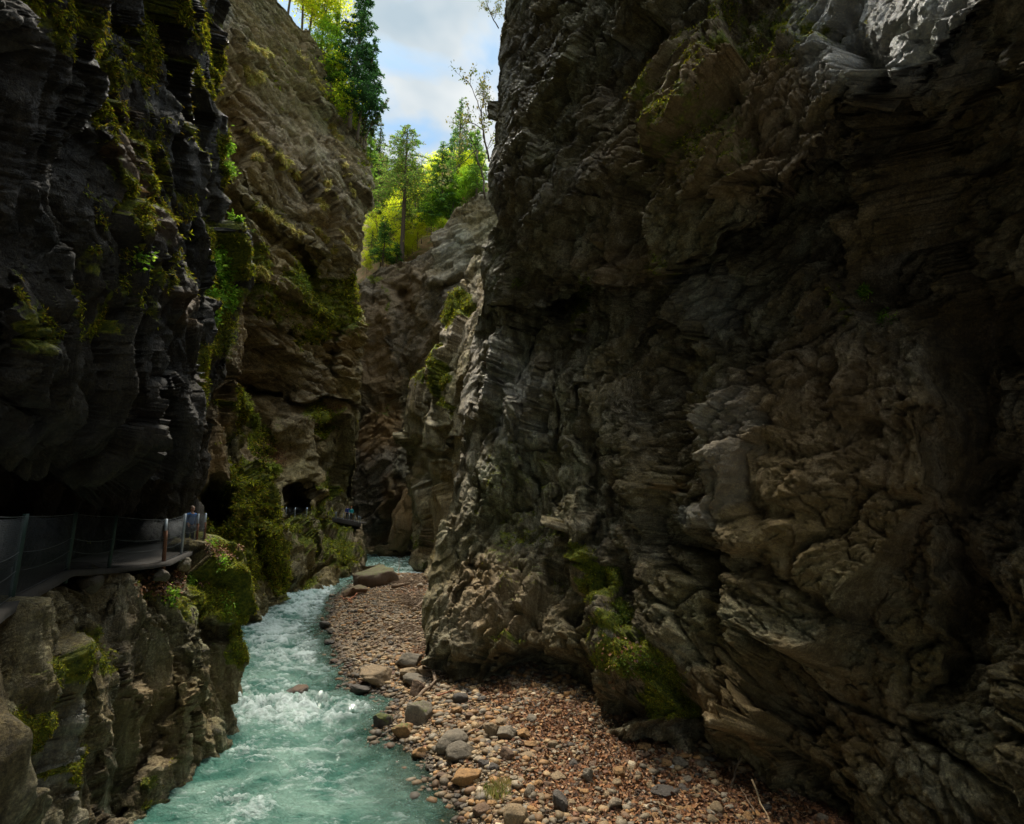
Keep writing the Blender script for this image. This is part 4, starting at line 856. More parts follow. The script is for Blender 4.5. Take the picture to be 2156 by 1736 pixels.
# ---------------------------------------------------------------- plants on the rock
MOSSP = [(.07, .10, .006), (.22, .27, .010), (.42, .42, .02), (.10, .09, .012), (.26, .19, .02)]
def moss_cards(cl, n, seed, size, thr=.45, hang=.8):
    r = np.random.default_rng(seed); P = cl['P'].reshape(-1, 3); Nn = cl['N'].reshape(-1, 3)
    u, v = proj(P); m = cl['A']['moss'].ravel() + .5 * (fbm(P * .9, 4, 900) )
    w_ = np.where((m > thr) & (u > -60) & (u < 2220) & (v > -60) & (v < 1800) & (P[:, 1] > 1), np.clip(m, 0, 1), 0)
    i = r.choice(len(P), n, p=w_ / w_.sum()); D = np.linalg.norm(P[i], axis=1)
    nv = Nn[i] + r.normal(size=(n, 3)) * .6; nv /= np.linalg.norm(nv, axis=1)[:, None]
    dirn = r.normal(size=(n, 3)) * .6 + [0, 0, -hang] + Nn[i] * .4
    s = size * r.uniform(.5, 1.5, n) * (D / 18)
    return P[i] + Nn[i] * .01, nv, s, dirn, pick(MOSSP, n, r, .4)
acc = [moss_cards(F_, 95000, 1, .085), moss_cards(A_, 34000, 2, .06, .5, .3), moss_cards(G_, 36000, 3, .065, .5), moss_cards(E_, 26000, 4, .11, .45, .5), moss_cards(D_, 22000, 5, .10, .5, .4), moss_cards(B_, 9000, 6, .09, .5)]
P_, N_, S_, Dr_, Co_ = (np.concatenate([a[k] for a in acc]) for k in range(5))
tag(leaves_mesh('moss', P_, N_, S_, Co_, M['mossy'], aspect=.28, direction=Dr_, seed=4), 'olive and dark green moss hanging on the rock walls', 'moss', None, 'stuff')

def plant(name, x0, y0, rx, ry, cl, n, size, pal, label, cat_, group, seed, hang=0., aspect=.5, thr=.3):
    """a clump rooted on the rock at a view spot; its origin lies on the rock"""
    p, q = sample_cliff(cl, [(x0, y0, rx, ry, 1)], n, seed, thr, -2, 6)
    if len(p) == 0: return
    med = np.median(p, 0); kk = np.linalg.norm(p - med, axis=1) < 1.35 * max(rx, ry) * np.linalg.norm(med) / FV; p, q = p[kk], q[kk]
    n = len(p)
    if n < 20: return
    r = np.random.default_rng(seed); o0 = p.mean(0); Dm = np.linalg.norm(o0)
    dirn = q * .7 + r.normal(size=p.shape) * .5 + [0, 0, -hang]
    nv = r.normal(size=p.shape) * .6 + [0, -.3, .7]; nv /= np.linalg.norm(nv, axis=1)[:, None]
    off = q * r.uniform(0, 1, (n, 1)) * size * 2.2
    o = leaves_mesh(name, p + off - o0, nv, size * r.uniform(.6, 1.5, n), pick(pal, n, r), M['leaf'], aspect=aspect, direction=dirn, seed=seed)
    o.location = o0; return tag(o, label, cat_, group)
GRN = [(.14, .30, .02), (.22, .42, .03), (.10, .22, .015), (.34, .48, .05)]; GOLD = [(.66, .54, .18), (.78, .64, .24), (.54, .46, .12), (.40, .40, .08)]; OLV = [(.10, .12, .015), (.15, .15, .02), (.06, .08, .01)]
for k, (x, y, rx, ry, cl, n, sz, pal, lab) in enumerate([
    (446, 495, 26, 34, F_, 1700, .17, GRN, 'topmost bright leafy clump on the mossy edge of the left wall'), (458, 555, 26, 34, F_, 1500, .17, GRN, 'bright leafy clump just below the topmost one on the mossy left wall edge'),
    (474, 620, 20, 44, F_, 1300, .15, GRN, 'long leafy clump halfway down the mossy edge of the left wall'), (435, 640, 16, 36, F_, 600, .2, GRN, 'grassy fern hanging in the shade at the middle of the left wall edge'),
    (488, 474, 18, 10, F_, 700, .15, GRN, 'leafy clump capping the mossy ledge at the left wall edge'), (462, 270, 14, 22, F_, 500, .14, GRN, 'small green plant at the top of the left wall edge, against the grey cliff'), (482, 330, 10, 40, F_, 600, .13, GRN, 'narrow strip of green plants on the left wall edge above the leafy clumps'),
    (472, 720, 16, 40, F_, 500, .13, OLV, 'olive plant hanging low on the left wall edge'), (300, 545, 20, 24, F_, 160, .09, GRN, 'dim fern alone in the dark middle of the left wall'),
    (352, 1258, 14, 26, G_, 420, .08, GRN, 'bright green plant on the litter ledge below the fence'), (398, 1222, 14, 14, G_, 260, .08, GRN, 'small bright plant right of the litter ledge, under the fence posts'),
    (440, 1150, 14, 8, G_, 260, .08, GRN, 'leafy sprigs on the crest of the buttress beside the last fence post'), (462, 1205, 10, 30, G_, 360, .08, GRN, 'trailing bright plant down the right corner of the buttress'),
    (478, 1285, 8, 40, G_, 320, .08, GRN, 'thin line of leaves low on the right corner of the buttress'), (200, 1388, 16, 22, G_, 260, .07, OLV, 'dim plant clinging to the middle of the buttress face'),
    (518, 838, 16, 24, E_, 600, .2, [(.22, .26, .03), (.30, .32, .05)], 'yellow-green bush on top of the mossy pillar'), (532, 890, 12, 36, E_, 600, .2, [(.18, .22, .02), (.26, .28, .04)], 'yellow-green bush on the right shoulder of the mossy pillar'),
    (575, 985, 12, 18, E_, 360, .2, [(.18, .24, .02), (.26, .30, .04)], 'small yellow-green bush beside the red leaf ledge'),
    (515, 510, 14, 40, D_, 700, .32, GRN, 'green ivy strip on the grey cliff next to the left wall edge'), (620, 600, 40, 24, D_, 700, .32, [(.14, .20, .02), (.10, .13, .02)], 'green moss cushion in the middle of the grey cliff'),
    (690, 660, 26, 30, D_, 500, .30, OLV, 'olive cushion under the grey cliff bulge'), (690, 885, 26, 22, D_, 600, .30, [(.12, .16, .02), (.2, .2, .03)], 'round mossy cushion on the nose of the lower grey cliff'),
    (1215, 650, 22, 24, A_, 700, .16, [(.16, .17, .03), (.24, .22, .05)], 'hanging grass clump on the central ledge of the right wall'), (1232, 610, 16, 16, A_, 360, .14, [(.18, .18, .03), (.26, .24, .06)], 'small grass clump just above the hanging one on the right wall'),
    (1215, 708, 18, 12, A_, 320, .12, [(.2, .17, .03), (.16, .15, .02)], 'low mossy grass below the hanging clump on the right wall'), (1090, 600, 14, 8, A_, 260, .13, [(.14, .17, .03), (.2, .2, .04)], 'little green tuft on the left ledge of the right wall'), (1090, 700, 16, 10, A_, 260, .12, GOLD, 'brownish grass tuft on the horizontal crack of the right wall'),
    (1258, 1210, 34, 36, A_, 1200, .07, [(.07, .14, .012), (.12, .19, .02)], 'upper green moss cushion above the gravel on the right wall'), (1295, 1300, 34, 26, A_, 900, .07, [(.08, .13, .012), (.12, .16, .02)], 'middle green moss cushion of the three above the gravel'), (1345, 1400, 50, 30, A_, 1300, .06, [(.08, .14, .012), (.13, .18, .02)], 'lowest green moss cushion of the three above the gravel'),
    (1820, 620, 18, 40, A_, 600, .06, GRN, 'thin green plants on the dark rock rib at far right'), (1868, 672, 16, 14, A_, 400, .05, GRN, 'round dark green plant beside the black hollow at far right')]):
    plant('plant', x, y, rx, ry, cl, n, sz, pal, lab, 'plant', None, 500 + k, hang=.35)
for k, (pts, w_, lab) in enumerate([
    ([(520, 272), (560, 300), (608, 342)], 9, 'longest golden grass ledge slanting across the grey cliff'), ([(530, 322), (545, 335)], 8, 'small golden tuft just below the left end of the longest grass ledge'),
    ([(515, 140), (530, 165), (548, 158)], 8, 'golden grass hanging near the top left of the grey cliff'), ([(530, 95), (560, 110)], 7, 'topmost golden tuft on the grey cliff'), ([(630, 395), (660, 410), (680, 432)], 7, 'golden grass ledge right of the longest one'),
    ([(560, 440), (590, 462), (630, 490)], 9, 'golden grass band on the lower middle of the grey cliff'), ([(690, 385), (705, 415)], 6, 'short golden grass ledge near the right edge of the grey cliff'), ([(720, 330), (740, 380), (745, 410)], 6, 'steep golden grass line down the right shoulder of the grey cliff'),
    ([(690, 250), (715, 290)], 7, 'golden grass on the shoulder under the leaning trees'), ([(630, 110), (655, 150), (690, 200)], 8, 'golden grass along the rim below the yellow-green trees'), ([(545, 560), (560, 575)], 8, 'dull golden tuft left of the green moss cushion'), ([(655, 470), (700, 520)], 5, 'faint golden grass line above the bulge'),
    ([(600, 355), (640, 375)], 5, 'thin golden grass streak below the end of the longest ledge'), ([(700, 470), (740, 520)], 4, 'fine golden grass edge on the bulge of the grey cliff')]):
    sp = []
    for (ax, ay), (bx, by) in zip(pts[:-1], pts[1:]):
        for t_ in np.linspace(0, 1, 4): sp.append((ax + (bx - ax) * t_, ay + (by - ay) * t_, w_ * .9, w_ * .55, 1))
    p, q = sample_cliff(D_, sp, 2000, 600 + k, .3, -2, 5); r = np.random.default_rng(600 + k); o0 = p.mean(0)
    o = leaves_mesh('grass_tuft', p - o0, q, r.uniform(.35, .8, len(p)), pick(GOLD, len(p), r), M['leaf'], aspect=.16, direction=q * .5 + r.normal(size=p.shape) * .35 + [0, 0, -.7], seed=k)
    o.location = o0; tag(o, lab, 'grass')
def tuft(x, y, label, hgt, n, pal):
    p, gz2 = drop_to_ground(x, y); r = np.random.default_rng(int(x)); b = r.normal(size=(n, 3)) * [.12, .12, 0]
    o = leaves_mesh('grass_tuft', b, np.tile([0, -1., .2], (n, 1)) / 1.02, r.uniform(.5, 1, n) * hgt, pick(pal, n, r), M['leaf'], aspect=.05, droop=.3, direction=r.normal(size=(n, 3)) * .45 + [0, 0, 1], seed=1)
    o.location = (p[0], p[1], gz2 + .02); tag(o, label, 'grass')
tuft(1045, 1680, 'dry yellow-green grass tuft on the lower gravel bank', .38, 160, [(.24, .22, .06), (.34, .28, .10), (.16, .20, .04)])
tuft(1062, 1658, 'smaller dry grass tuft just above the first one on the gravel', .3, 110, [(.26, .22, .07), (.34, .28, .10)])

# ---------------------------------------------------------------- trees
DKG = [(.030, .085, .022), (.05, .13, .03), (.08, .18, .035), (.04, .09, .03)]; MDG = [(.11, .24, .03), (.18, .33, .04), (.25, .37, .05)]; OLG = [(.10, .14, .03), (.15, .17, .04), (.20, .17, .06)]
YG = [(.62, .70, .02), (.76, .76, .03), (.46, .60, .02), (.80, .74, .05)]; LG = [(.30, .52, .03), (.42, .62, .04), (.20, .38, .03)]
def conifer(seed, h=24, cs=.25, rad=3.2, dens=1.0, pal=DKG, lean=(0, 0), ragged=.35):
    r = np.random.default_rng(seed); g = Geo(); n = 16; t = np.linspace(0, 1, n)
    bend = np.stack([lean[0] * t ** 1.5 * h + np.sin(t * 5 + seed) * .12, lean[1] * t ** 1.5 * h, t * h], -1)
    ax = lambda z: np.array([np.interp(z, bend[:, 2], bend[:, 0]), np.interp(z, bend[:, 2], bend[:, 1]), z])
    g.tube(bend, .012 * h * (1 - t) ** .8 + .03, 8); P, D_r, S = [], [], []
    z = cs * h * .55
    while z < h * .99:
        f = (z - cs * h) / (h - cs * h); nb = r.integers(3, 6)
        for _ in range(nb):
            if f < 0 and r.random() < .7: continue
            a = r.uniform(0, 6.28); L = rad * max(.12, (1 - max(f, 0)) ** .75) * r.uniform(1 - ragged, 1.15) * (.45 if f < 0 else 1)
            o = ax(z); d = np.array([math.cos(a), math.sin(a), 0]); tt = np.linspace(0, 1, 7)[:, None]
            path = o + d * L * tt + np.array([0, 0, 1]) * (.10 * L * np.sin(tt * 2.2) - .28 * L * tt ** 2 * (1 - f * .8))
            g.tube(path, np.linspace(.045, .012, 7), 4)
            if f < 0: continue
            m = int(L * 26 * dens); u = r.uniform(.12, 1.02, m) ** .8
            q = np.stack([np.interp(u, tt[:, 0], path[:, i]) for i in range(3)], -1); side = np.cross(d, [0, 0, 1])
            q = q + side * (r.normal(size=(m, 1)) * .17 * L * (1.1 - u[:, None])) + [0, 0, -.06]
            P.append(q); D_r.append(np.tile(d * .7, (m, 1)) + side * r.normal(size=(m, 1)) * .8 + [0, 0, -.45] + r.normal(size=(m, 3)) * .2); S.append(r.uniform(.22, .5, m))
        z += r.uniform(.28, .52)
    P, Dd, S = np.concatenate(P), np.concatenate(D_r), np.concatenate(S); nv = r.normal(size=P.shape) * .45 + [0, 0, .8]; nv /= np.linalg.norm(nv, axis=1)[:, None]
    return g, (P, nv, S, pick(pal, len(P), r, .35), Dd, .34)
def broadleaf(seed, h=12, rad=3, n=5000, pal=YG, cs=.3, size=.3, lean=(0, 0)):
    r = np.random.default_rng(seed); g = Geo(); t = np.linspace(0, 1, 12)
    tr = np.stack([lean[0] * t * h + np.sin(t * 4 + seed) * .25, lean[1] * t * h + np.cos(t * 3 + seed) * .2, t * h], -1); g.tube(tr, .011 * h * (1 - t) ** .8 + .02, 7); P = []
    nl = 16
    for k in range(nl):
        f = cs + (1 - cs) * (k / nl) * .95; o = np.array([np.interp(f, t, tr[:, i]) for i in range(3)]); a = k * 2.4 + r.uniform(-.5, .5); L = rad * (1.05 - (f - cs) / (1 - cs) * .65) * r.uniform(.7, 1.15)
        e = o + [math.cos(a) * L, math.sin(a) * L, L * r.uniform(.15, .7)]; pa = wobble(o, e, 8, .06, r); g.tube(pa, np.linspace(.05, .012, 8), 5)
        m = n // nl; u = r.uniform(.25, 1.05, m); q = np.stack([np.interp(u, np.linspace(0, 1, 8), pa[:, i]) for i in range(3)], -1)
        cl_ = r.integers(0, 7, m); cen = r.normal(size=(7, 3)) * [.7, .7, .22] * rad * .28; q = q + cen[cl_] + r.normal(size=(m, 3)) * [.32, .32, .09] * rad * .3; P.append(q)
    P = np.concatenate(P); nv = r.normal(size=P.shape) * .4 + [0, 0, 1]; nv /= np.linalg.norm(nv, axis=1)[:, None]
    return g, (P, nv, r.uniform(.6, 1.3, len(P)) * size, pick(pal, len(P), r, .3), None, .6)
def baretree(seed, h=12, rad=3, n=500, pal=LG, lean=(0, 0)):
    r = np.random.default_rng(seed); g = Geo(); P = []
    def br(o, d, L, rr, lv):
        e = o + d * L; pa = wobble(o, e, 6, .05, r); g.tube(pa, np.linspace(rr, rr * .5, 6), 5)
        if lv == 0: P.append(pa[3:]); return
        for k in range(4 if lv > 1 else 4):
            b = pa[r.integers(2, 6)]; nd = d * .7 + r.normal(size=3) * .55 + [0, 0, .1]; nd /= np.linalg.norm(nd); br(b, nd, L * r.uniform(.4, .65), rr * .5, lv - 1)
    d = np.array([lean[0], lean[1], 1.]); d /= np.linalg.norm(d); br(np.zeros(3), d, h * .55, .008 * h + .02, 3)
    P = np.concatenate(P); P = P[r.integers(0, len(P), n)] + r.normal(size=(n, 3)) * .15; nv = r.normal(size=P.shape); nv /= np.linalg.norm(nv, axis=1)[:, None]
    return g, (P, nv, r.uniform(.12, .3, n), pick(pal, n, r), None, .6)
tcache = {}
def tree(kind, key, base, top, D, label, name, group=None, cat_='tree', Dtop=None, rz=None, wide=1.0, lean_base=True, **kw):
    """base, top: view positions; the height follows from the distance D"""
    b = unproj(base[0], base[1], D); tp = unproj(top[0], top[1], D); H = tp[2] - b[2]
    if D < 80 and kind != 'bare' and Dtop is None and lean_base: b = b + np.array([-.8, 1.6, -1.5])
    H = tp[2] - b[2]; k = (kind, key)
    root = empty(name, tuple(b), label, cat_, group, rz if rz is not None else random.uniform(0, 6.28))
    if k not in tcache:
        g, (P, nv, S, Co, Dd, asp) = {'conifer': conifer, 'broadleaf': broadleaf, 'bare': baretree}[kind](key, **kw)
        tk = g.build('trunk', M['bark'], root); cr = leaves_mesh('crown', P, nv, S, Co, M['leaf'], root, aspect=asp, direction=Dd, seed=key); tcache[k] = (tk, cr, max(float(P[:, 2].max()), kw.get('h', 12)))
    else:
        for o in tcache[k][:2]: c = o.copy(); C.objects.link(c); c.parent = root
    s = H / tcache[k][2]; root.scale = (s * wide, s * wide, s); return root
# kinds: spruce sizes in metres are scaled to the height seen
tree('conifer', 1, (845, 562), (862, 262), 99, 'tallest ragged spruce with a long bare trunk in the middle of the gap', 'spruce', h=30, cs=.42, rad=7.5, dens=.8, pal=OLG + MDG, ragged=.5, wide=1.25)
tree('conifer', 2, (966, 440), (966, 205), 108, 'thin spire of a spruce high against the sky near the right wall', 'spruce', h=26, cs=.30, rad=3.6, dens=.55, pal=DKG + MDG, ragged=.6)
tree('conifer', 3, (928, 492), (932, 300), 98, 'dense dark spruce on the rim of the far cliff', 'spruce', h=20, cs=.12, rad=5.2, dens=1.1, pal=DKG + MDG)
tree('conifer', 4, (946, 470), (948, 318), 101, 'dark spruce crowded behind the dense one on the rim', 'spruce', h=17, cs=.18, rad=3.4, dens=1.0, pal=MDG)
tree('conifer', 5, (806, 560), (803, 452), 97, 'young dark spruce at the lower left of the sunlit slope', 'spruce', h=11, cs=.08, rad=2.8, dens=1.2, pal=DKG + MDG)
tree('conifer', 6, (835, 556), (838, 508), 97, 'little spruce right of the young dark spruce', 'spruce', h=6, cs=.05, rad=1.9, dens=1.6, pal=DKG + MDG)
tree('conifer', 7, (790, 500), (786, 252), 118, 'shaggy dark spruce half hidden by the edge of the grey cliff', 'spruce', h=26, cs=.15, rad=3.2, dens=.7, pal=DKG + OLG, ragged=.5)
tree('conifer', 8, (1004, 420), (1006, 268), 97, 'green spruce squeezed against the right wall', 'spruce', h=16, cs=.1, rad=3.2, dens=1.0, pal=MDG)
spr = [3, 4, 7, 1, 2]
rt = random.Random(4)
for k in range(36):
    x = 778 + k * 6.8 + rt.uniform(-7, 7); D = rt.uniform(118, 150); yb = 440 + rt.uniform(-10, 22); yt = np.interp(x, [775, 800, 830, 880, 905, 930, 980, 1015], [285, 310, 320, 318, 350, 310, 270, 270]) + rt.uniform(-16, 46)
    if x > 1018: continue
    tree('conifer', spr[k % 5], (x, yb), (x + rt.uniform(-4, 4), yt), D, 'far spruce in the row along the skyline behind the gap', 'spruce', 'spruces along the skyline')
for k in range(64):
    x = rt.uniform(772, 1010); lo_ = np.interp(x, [770, 860, 900, 935, 1010], [585, 545, 515, 480, 410]); yb = lo_ - rt.uniform(4, 100); D = 99 + (lo_ - yb) * .32; hh = min(rt.uniform(60, 110), yb - (325 if x > 890 else 300))
    if k < 8: kd, key, nm, kw = 'broadleaf', 20 + k % 3, 'young_tree', dict(h=12, rad=3.2, n=3000, pal=LG, size=.34)
    else: kd, key, nm, kw = 'broadleaf', 30 + k % 5, 'young_tree', dict(h=12, rad=3.4, n=2700, pal=YG, size=.34, cs=.2 + .05 * (k % 3))
    if k > 48: x = rt.uniform(772, 880); lo_ = np.interp(x, [770, 860, 900], [588, 550, 515]); yb = lo_ - rt.uniform(0, 12); D = 100; hh = rt.uniform(30, 60)
    if k < 8: x = rt.uniform(900, 1010); lo_ = np.interp(x, [900, 935, 1010], [515, 480, 410]); yb = lo_ + 2; D = 98
    tree(kd, key, (x, yb), (x + rt.uniform(-12, 12), yb - hh), D, 'fresh green young tree on the rim of the far cliff' if k < 8 else 'yellow-green young tree in the sunlit wood in the gap', nm, 'young trees on the far rim' if k < 8 else 'young trees in the sunlit wood', **kw)
for k in range(7):
    x = 785 + k * 19 + rt.uniform(-6, 6); H_ = rt.uniform(70, 120); yb = np.interp(x, [770, 860, 900], [585, 548, 515]) - rt.uniform(4, 40); tree('conifer', 110 + k % 3, (x, yb), (x + rt.uniform(-5, 5), yb - H_), 101 + k, 'slender airy conifer among the yellow-green trees in the gap', 'spruce', 'slender conifers in the sunlit wood', h=14, cs=.3, rad=2.4, dens=.6, pal=MDG + OLG, ragged=.6)
for k in range(12):
    x = rt.uniform(780, 900); tree('bare', 40 + k % 3, (x, rt.uniform(500, 560)), (x + rt.uniform(-10, 16), rt.uniform(330, 430)), rt.uniform(104, 125), 'slender nearly bare tree rising through the sunlit wood', 'bare_tree', 'bare trees in the sunlit wood', h=16, n=700, pal=YG)
# on the shoulder of the left cliff
tree('conifer', 60, (742, 236), (728, -70), 67, 'big dense fir towering on the shoulder of the grey cliff', 'fir', h=26, cs=.14, rad=4.8, dens=1.25, pal=DKG, lean=(.05, 0), ragged=.5, rz=0)
tree('conifer', 61, (760, 262), (792, 60), 68, 'slimmer dark fir leaning right beside the big fir', 'fir', h=18, cs=.2, rad=3.2, dens=1.0, pal=DKG, lean=(.10, 0), ragged=.55, rz=0)
tree('conifer', 62, (771, 274), (804, 190), 69, 'short fir stem leaning far out over the gorge', 'fir', h=9, cs=.2, rad=1.1, dens=1.6, pal=DKG + OLG, lean=(.42, 0), rz=0)
tree('conifer', 63, (764, 268), (792, 150), 69, 'thin fir stem leaning right, lowest of the shoulder firs but one', 'fir', h=11, cs=.35, rad=1.3, dens=1.2, pal=DKG, lean=(.25, 0), rz=0)
tree('conifer', 64, (702, 172), (704, -10), 66, 'lighter green conifer left of the big fir', 'fir', h=18, cs=.15, rad=2.6, dens=.9, pal=MDG + LG)
tree('conifer', 4, (782, 352), (790, 262), 74, 'dark spruce clinging to the right edge of the grey cliff', 'spruce')
for k, (bx, by, tx, ty, D, pal, lab) in enumerate([(612, 18, 600, -150, 62, YG, 'leftmost yellow-green tree on the rim of the grey cliff'), (634, 40, 630, -130, 63, LG, 'green leafy tree second from the left on the cliff rim'), (655, 70, 668, -110, 64, YG, 'yellow-green tree third from the left on the cliff rim'),
        (676, 96, 694, -70, 65, YG, 'yellow-green tree left of the lighter conifer'), (690, 118, 680, 20, 65, LG, 'small green tree under the lighter conifer'), (716, 170, 705, 90, 66, YG, 'small yellow-green tree at the foot of the lighter conifer')]):
    tree('broadleaf', 70 + k, (bx, by), (tx, ty), D, lab, 'leafy_tree', None, h=13, rad=3.3, n=4600, pal=pal, size=.26, cs=.38)
for k, (bx, by, ty, D, rr, lab) in enumerate([(700, 135, 92, 66, 1, 'low yellow shrub on the rim left of the big fir'), (738, 222, 186, 67, 1, 'dense green shrub at the foot of the big fir'), (664, 92, 58, 65, 1, 'low yellow shrub under the rim trees'), (722, 190, 150, 66, 1, 'yellow-green shrub halfway down the rim'), (930, 490, 462, 95, 1, 'green shrub on the lip of the far cliff')]):
    tree('broadleaf', 80, (bx, by), (bx, ty), D, lab, 'shrub', None, 'shrub', h=4, rad=2.2, n=2600, pal=YG + LG, size=.2, cs=.05, wide=1.2)
# bare trees on the lip of the right wall
for k, (bx, by, tx, ty, D, lab) in enumerate([(1050, 60, 1008, -40, 40, 'bare twiggy tree reaching left from the top of the right wall'), (1030, 340, 1000, 150, 46, 'tall leafless tree behind the edge of the right wall'), (1028, 250, 1008, 160, 42, 'small bare tree on the edge of the right wall'), (1022, 420, 990, 232, 60, 'thin-leaved bare tree lowest behind the edge of the right wall')]):
    tree('bare', 90 + k, (bx, by), (tx, ty), D, lab, 'bare_tree', None, h=8, n=420, pal=OLG, lean=((tx - bx) / abs(ty - by) * 1.0, 0), rz=0)
# ---------------------------------------------------------------- fence, path, people
M['galv'] = simple('galvanised steel', (.42, .47, .50), .45, 0, 30, .15, .6); M['green'] = simple('dark green post paint', (.015, .04, .032), .6, 0, 30, .2); M['rust'] = simple('rusty steel', (.16, .065, .03), .85, .01, 40, .5); M['wire'] = simple('wire', (.07, .08, .085), .5, 0, 30, .2, .5); M['concrete'] = simple('concrete path', (.032, .027, .021), .9, .02, 6, .3)
POSTS = [((-78, 1330), (-50, 1078), 5.9), ((23.6, 1263), (54, 1082), 7.7), ((141, 1200), (159, 1079), 10.2), ((229, 1197), (245, 1085), 12.2), ((346, 1183), (343, 1093), 14.0), ((382, 1167), (388, 1082), 16.0), ((412, 1157), (415, 1082), 17.9), ((429, 1149.5), (429.6, 1081), 19.7)]
pb_, pt_ = [], []
for (bx, by), (tx, ty), D in POSTS:
    b = unproj(bx, by, D); t_ = unproj(bx, by, D); hgt = unproj(tx, ty, D)[2] - b[2]; top = b + [0, 0, hgt]; top[0] = b[0] + (unproj(tx, ty, D)[0] - b[0]) * .5
    pb_.append(b); pt_.append(top)
pb_, pt_ = np.array(pb_), np.array(pt_)
def make_fence(bs, ts, label, rusty, mesh_step=.06, wr=.0017):
    root = empty('fence', tuple(bs[0]), label, 'fence'); o0 = bs[0]
    for i, (b, t_) in enumerate(zip(bs, ts)):
        g = Geo(); g.tube(np.linspace(b - [0, 0, .25], t_, 5) - o0, [.038] * 5, 12); po = g.build('post', M['green'] if len(bs) == 8 and i < 4 else M['galv'], root)
        if i in rusty:
            g = Geo(); g.tube(np.linspace(b - [0, 0, .25], b + (t_ - b) * .72, 5) - o0, [.046] * 5, 12); g.build('sleeve', M['rust'], po)
    g = Geo()
    for a in range(len(bs) - 1):
        b0, b1, t0, t1 = bs[a], bs[a + 1], ts[a], ts[a + 1]; L = np.linalg.norm(b1 - b0); Hh = 1.1; nC = int(L / mesh_step)
        def pt(u, v): return (b0 + (b1 - b0) * u) * (1 - v) + (t0 + (t1 - t0) * u) * v - o0 + [0, 0, -.05 * 4 * u * (1 - u) * v]
        ku = Hh / L
        for s_ in (1, -1):
            for k in range(-int(Hh / mesh_step) - 1, nC + int(Hh / mesh_step) + 1):
                u0 = k * mesh_step / L; u1 = u0 + ku * s_; v0, v1 = .04, .97
                if s_ > 0: lo_, hi_ = max(0, u0), min(1, u1)
                else: lo_, hi_ = max(0, u1), min(1, u0)
                if hi_ <= lo_: continue
                f = lambda uu: v0 + (v1 - v0) * (uu - u0) / (u1 - u0)
                g.tube([pt(lo_, f(lo_)), pt((lo_ + hi_) / 2, f((lo_ + hi_) / 2)), pt(hi_, f(hi_))], [wr] * 3, 3)
    g.build('wire_mesh', M['wire'], root)
    for v in (.04, .33, .55, .97):
        g = Geo()
        for a in range(len(bs) - 1):
            tt = np.linspace(0, 1, 9)[:, None]; q = (bs[a] + (bs[a + 1] - bs[a]) * tt) * (1 - v) + (ts[a] + (ts[a + 1] - ts[a]) * tt) * v - o0; q[:, 2] -= (.07 if .1 < v < .9 else .02) * 4 * tt[:, 0] * (1 - tt[:, 0]); g.tube(q, [.006] * 9, 5)
        g.build('cable', M['wire'], root)
    return root
make_fence(pb_, pt_, 'wire mesh fence with leaning steel posts along the near path', (4, 6, 7))
def path_mesh(name, line, width, thick, label, side=-1):
    line = np.array(line); T = np.gradient(line, axis=0); T[:, 2] = 0; T /= np.linalg.norm(T, axis=1)[:, None]; Nn = np.stack([-T[:, 1], T[:, 0], 0 * T[:, 0]], -1)
    k = 14; n = len(line); s = np.linspace(-.12, width, k); top = line[:, None] + Nn[:, None] * s[None, :, None]; top[..., 2] += fbm(top * 2, 3, 77) * .02
    ed = top[:, :1] - [0, 0, thick]; V = np.concatenate([ed, top], 1)
    return tag(mesh_obj(name, V.reshape(-1, 3), grid_faces(n, k + 1), M['concrete'], None), label, None, None, 'structure')
u = np.linspace(0, len(pb_) - 1, 60); ln = np.stack([np.interp(u, np.arange(len(pb_)), pb_[:, i]) for i in range(3)], -1)
ext1 = np.array([ln[-1] + [-.6, 1.2, 0], ln[-1] + [-2, 2.6, 0], ln[-1] + [-5, 5, 0]]); ext0 = np.array([ln[0] + [1.2, -12, 0]]); ln = np.concatenate([ext0, ln, ext1])
path_mesh('path', ln, 2.4, .12, 'narrow concrete path cut into the left wall')
# rough kerb stones carrying the path edge
for k, (i, w_, lab) in enumerate([(44, .5, 'pale square stone set under the path edge near the last posts'), (22, .45, 'grey stone propping the path edge in the shade'), (34, .4, 'rough block at the edge of the path above the litter ledge')]):
    o = bpy.data.objects.new('kerb_stone', stone_mesh(200 + k, 1.0)); C.objects.link(o); o.location = ln[i] + np.array([.1, -.05, -.32]); o.scale = (w_ * .42, w_ * .42, w_ * .42); o.color = ((.34, .30, .22, 1) if k == 0 else (.10, .085, .06, 1)); o['moss'] = 0.0; tag(o, lab, 'stone')
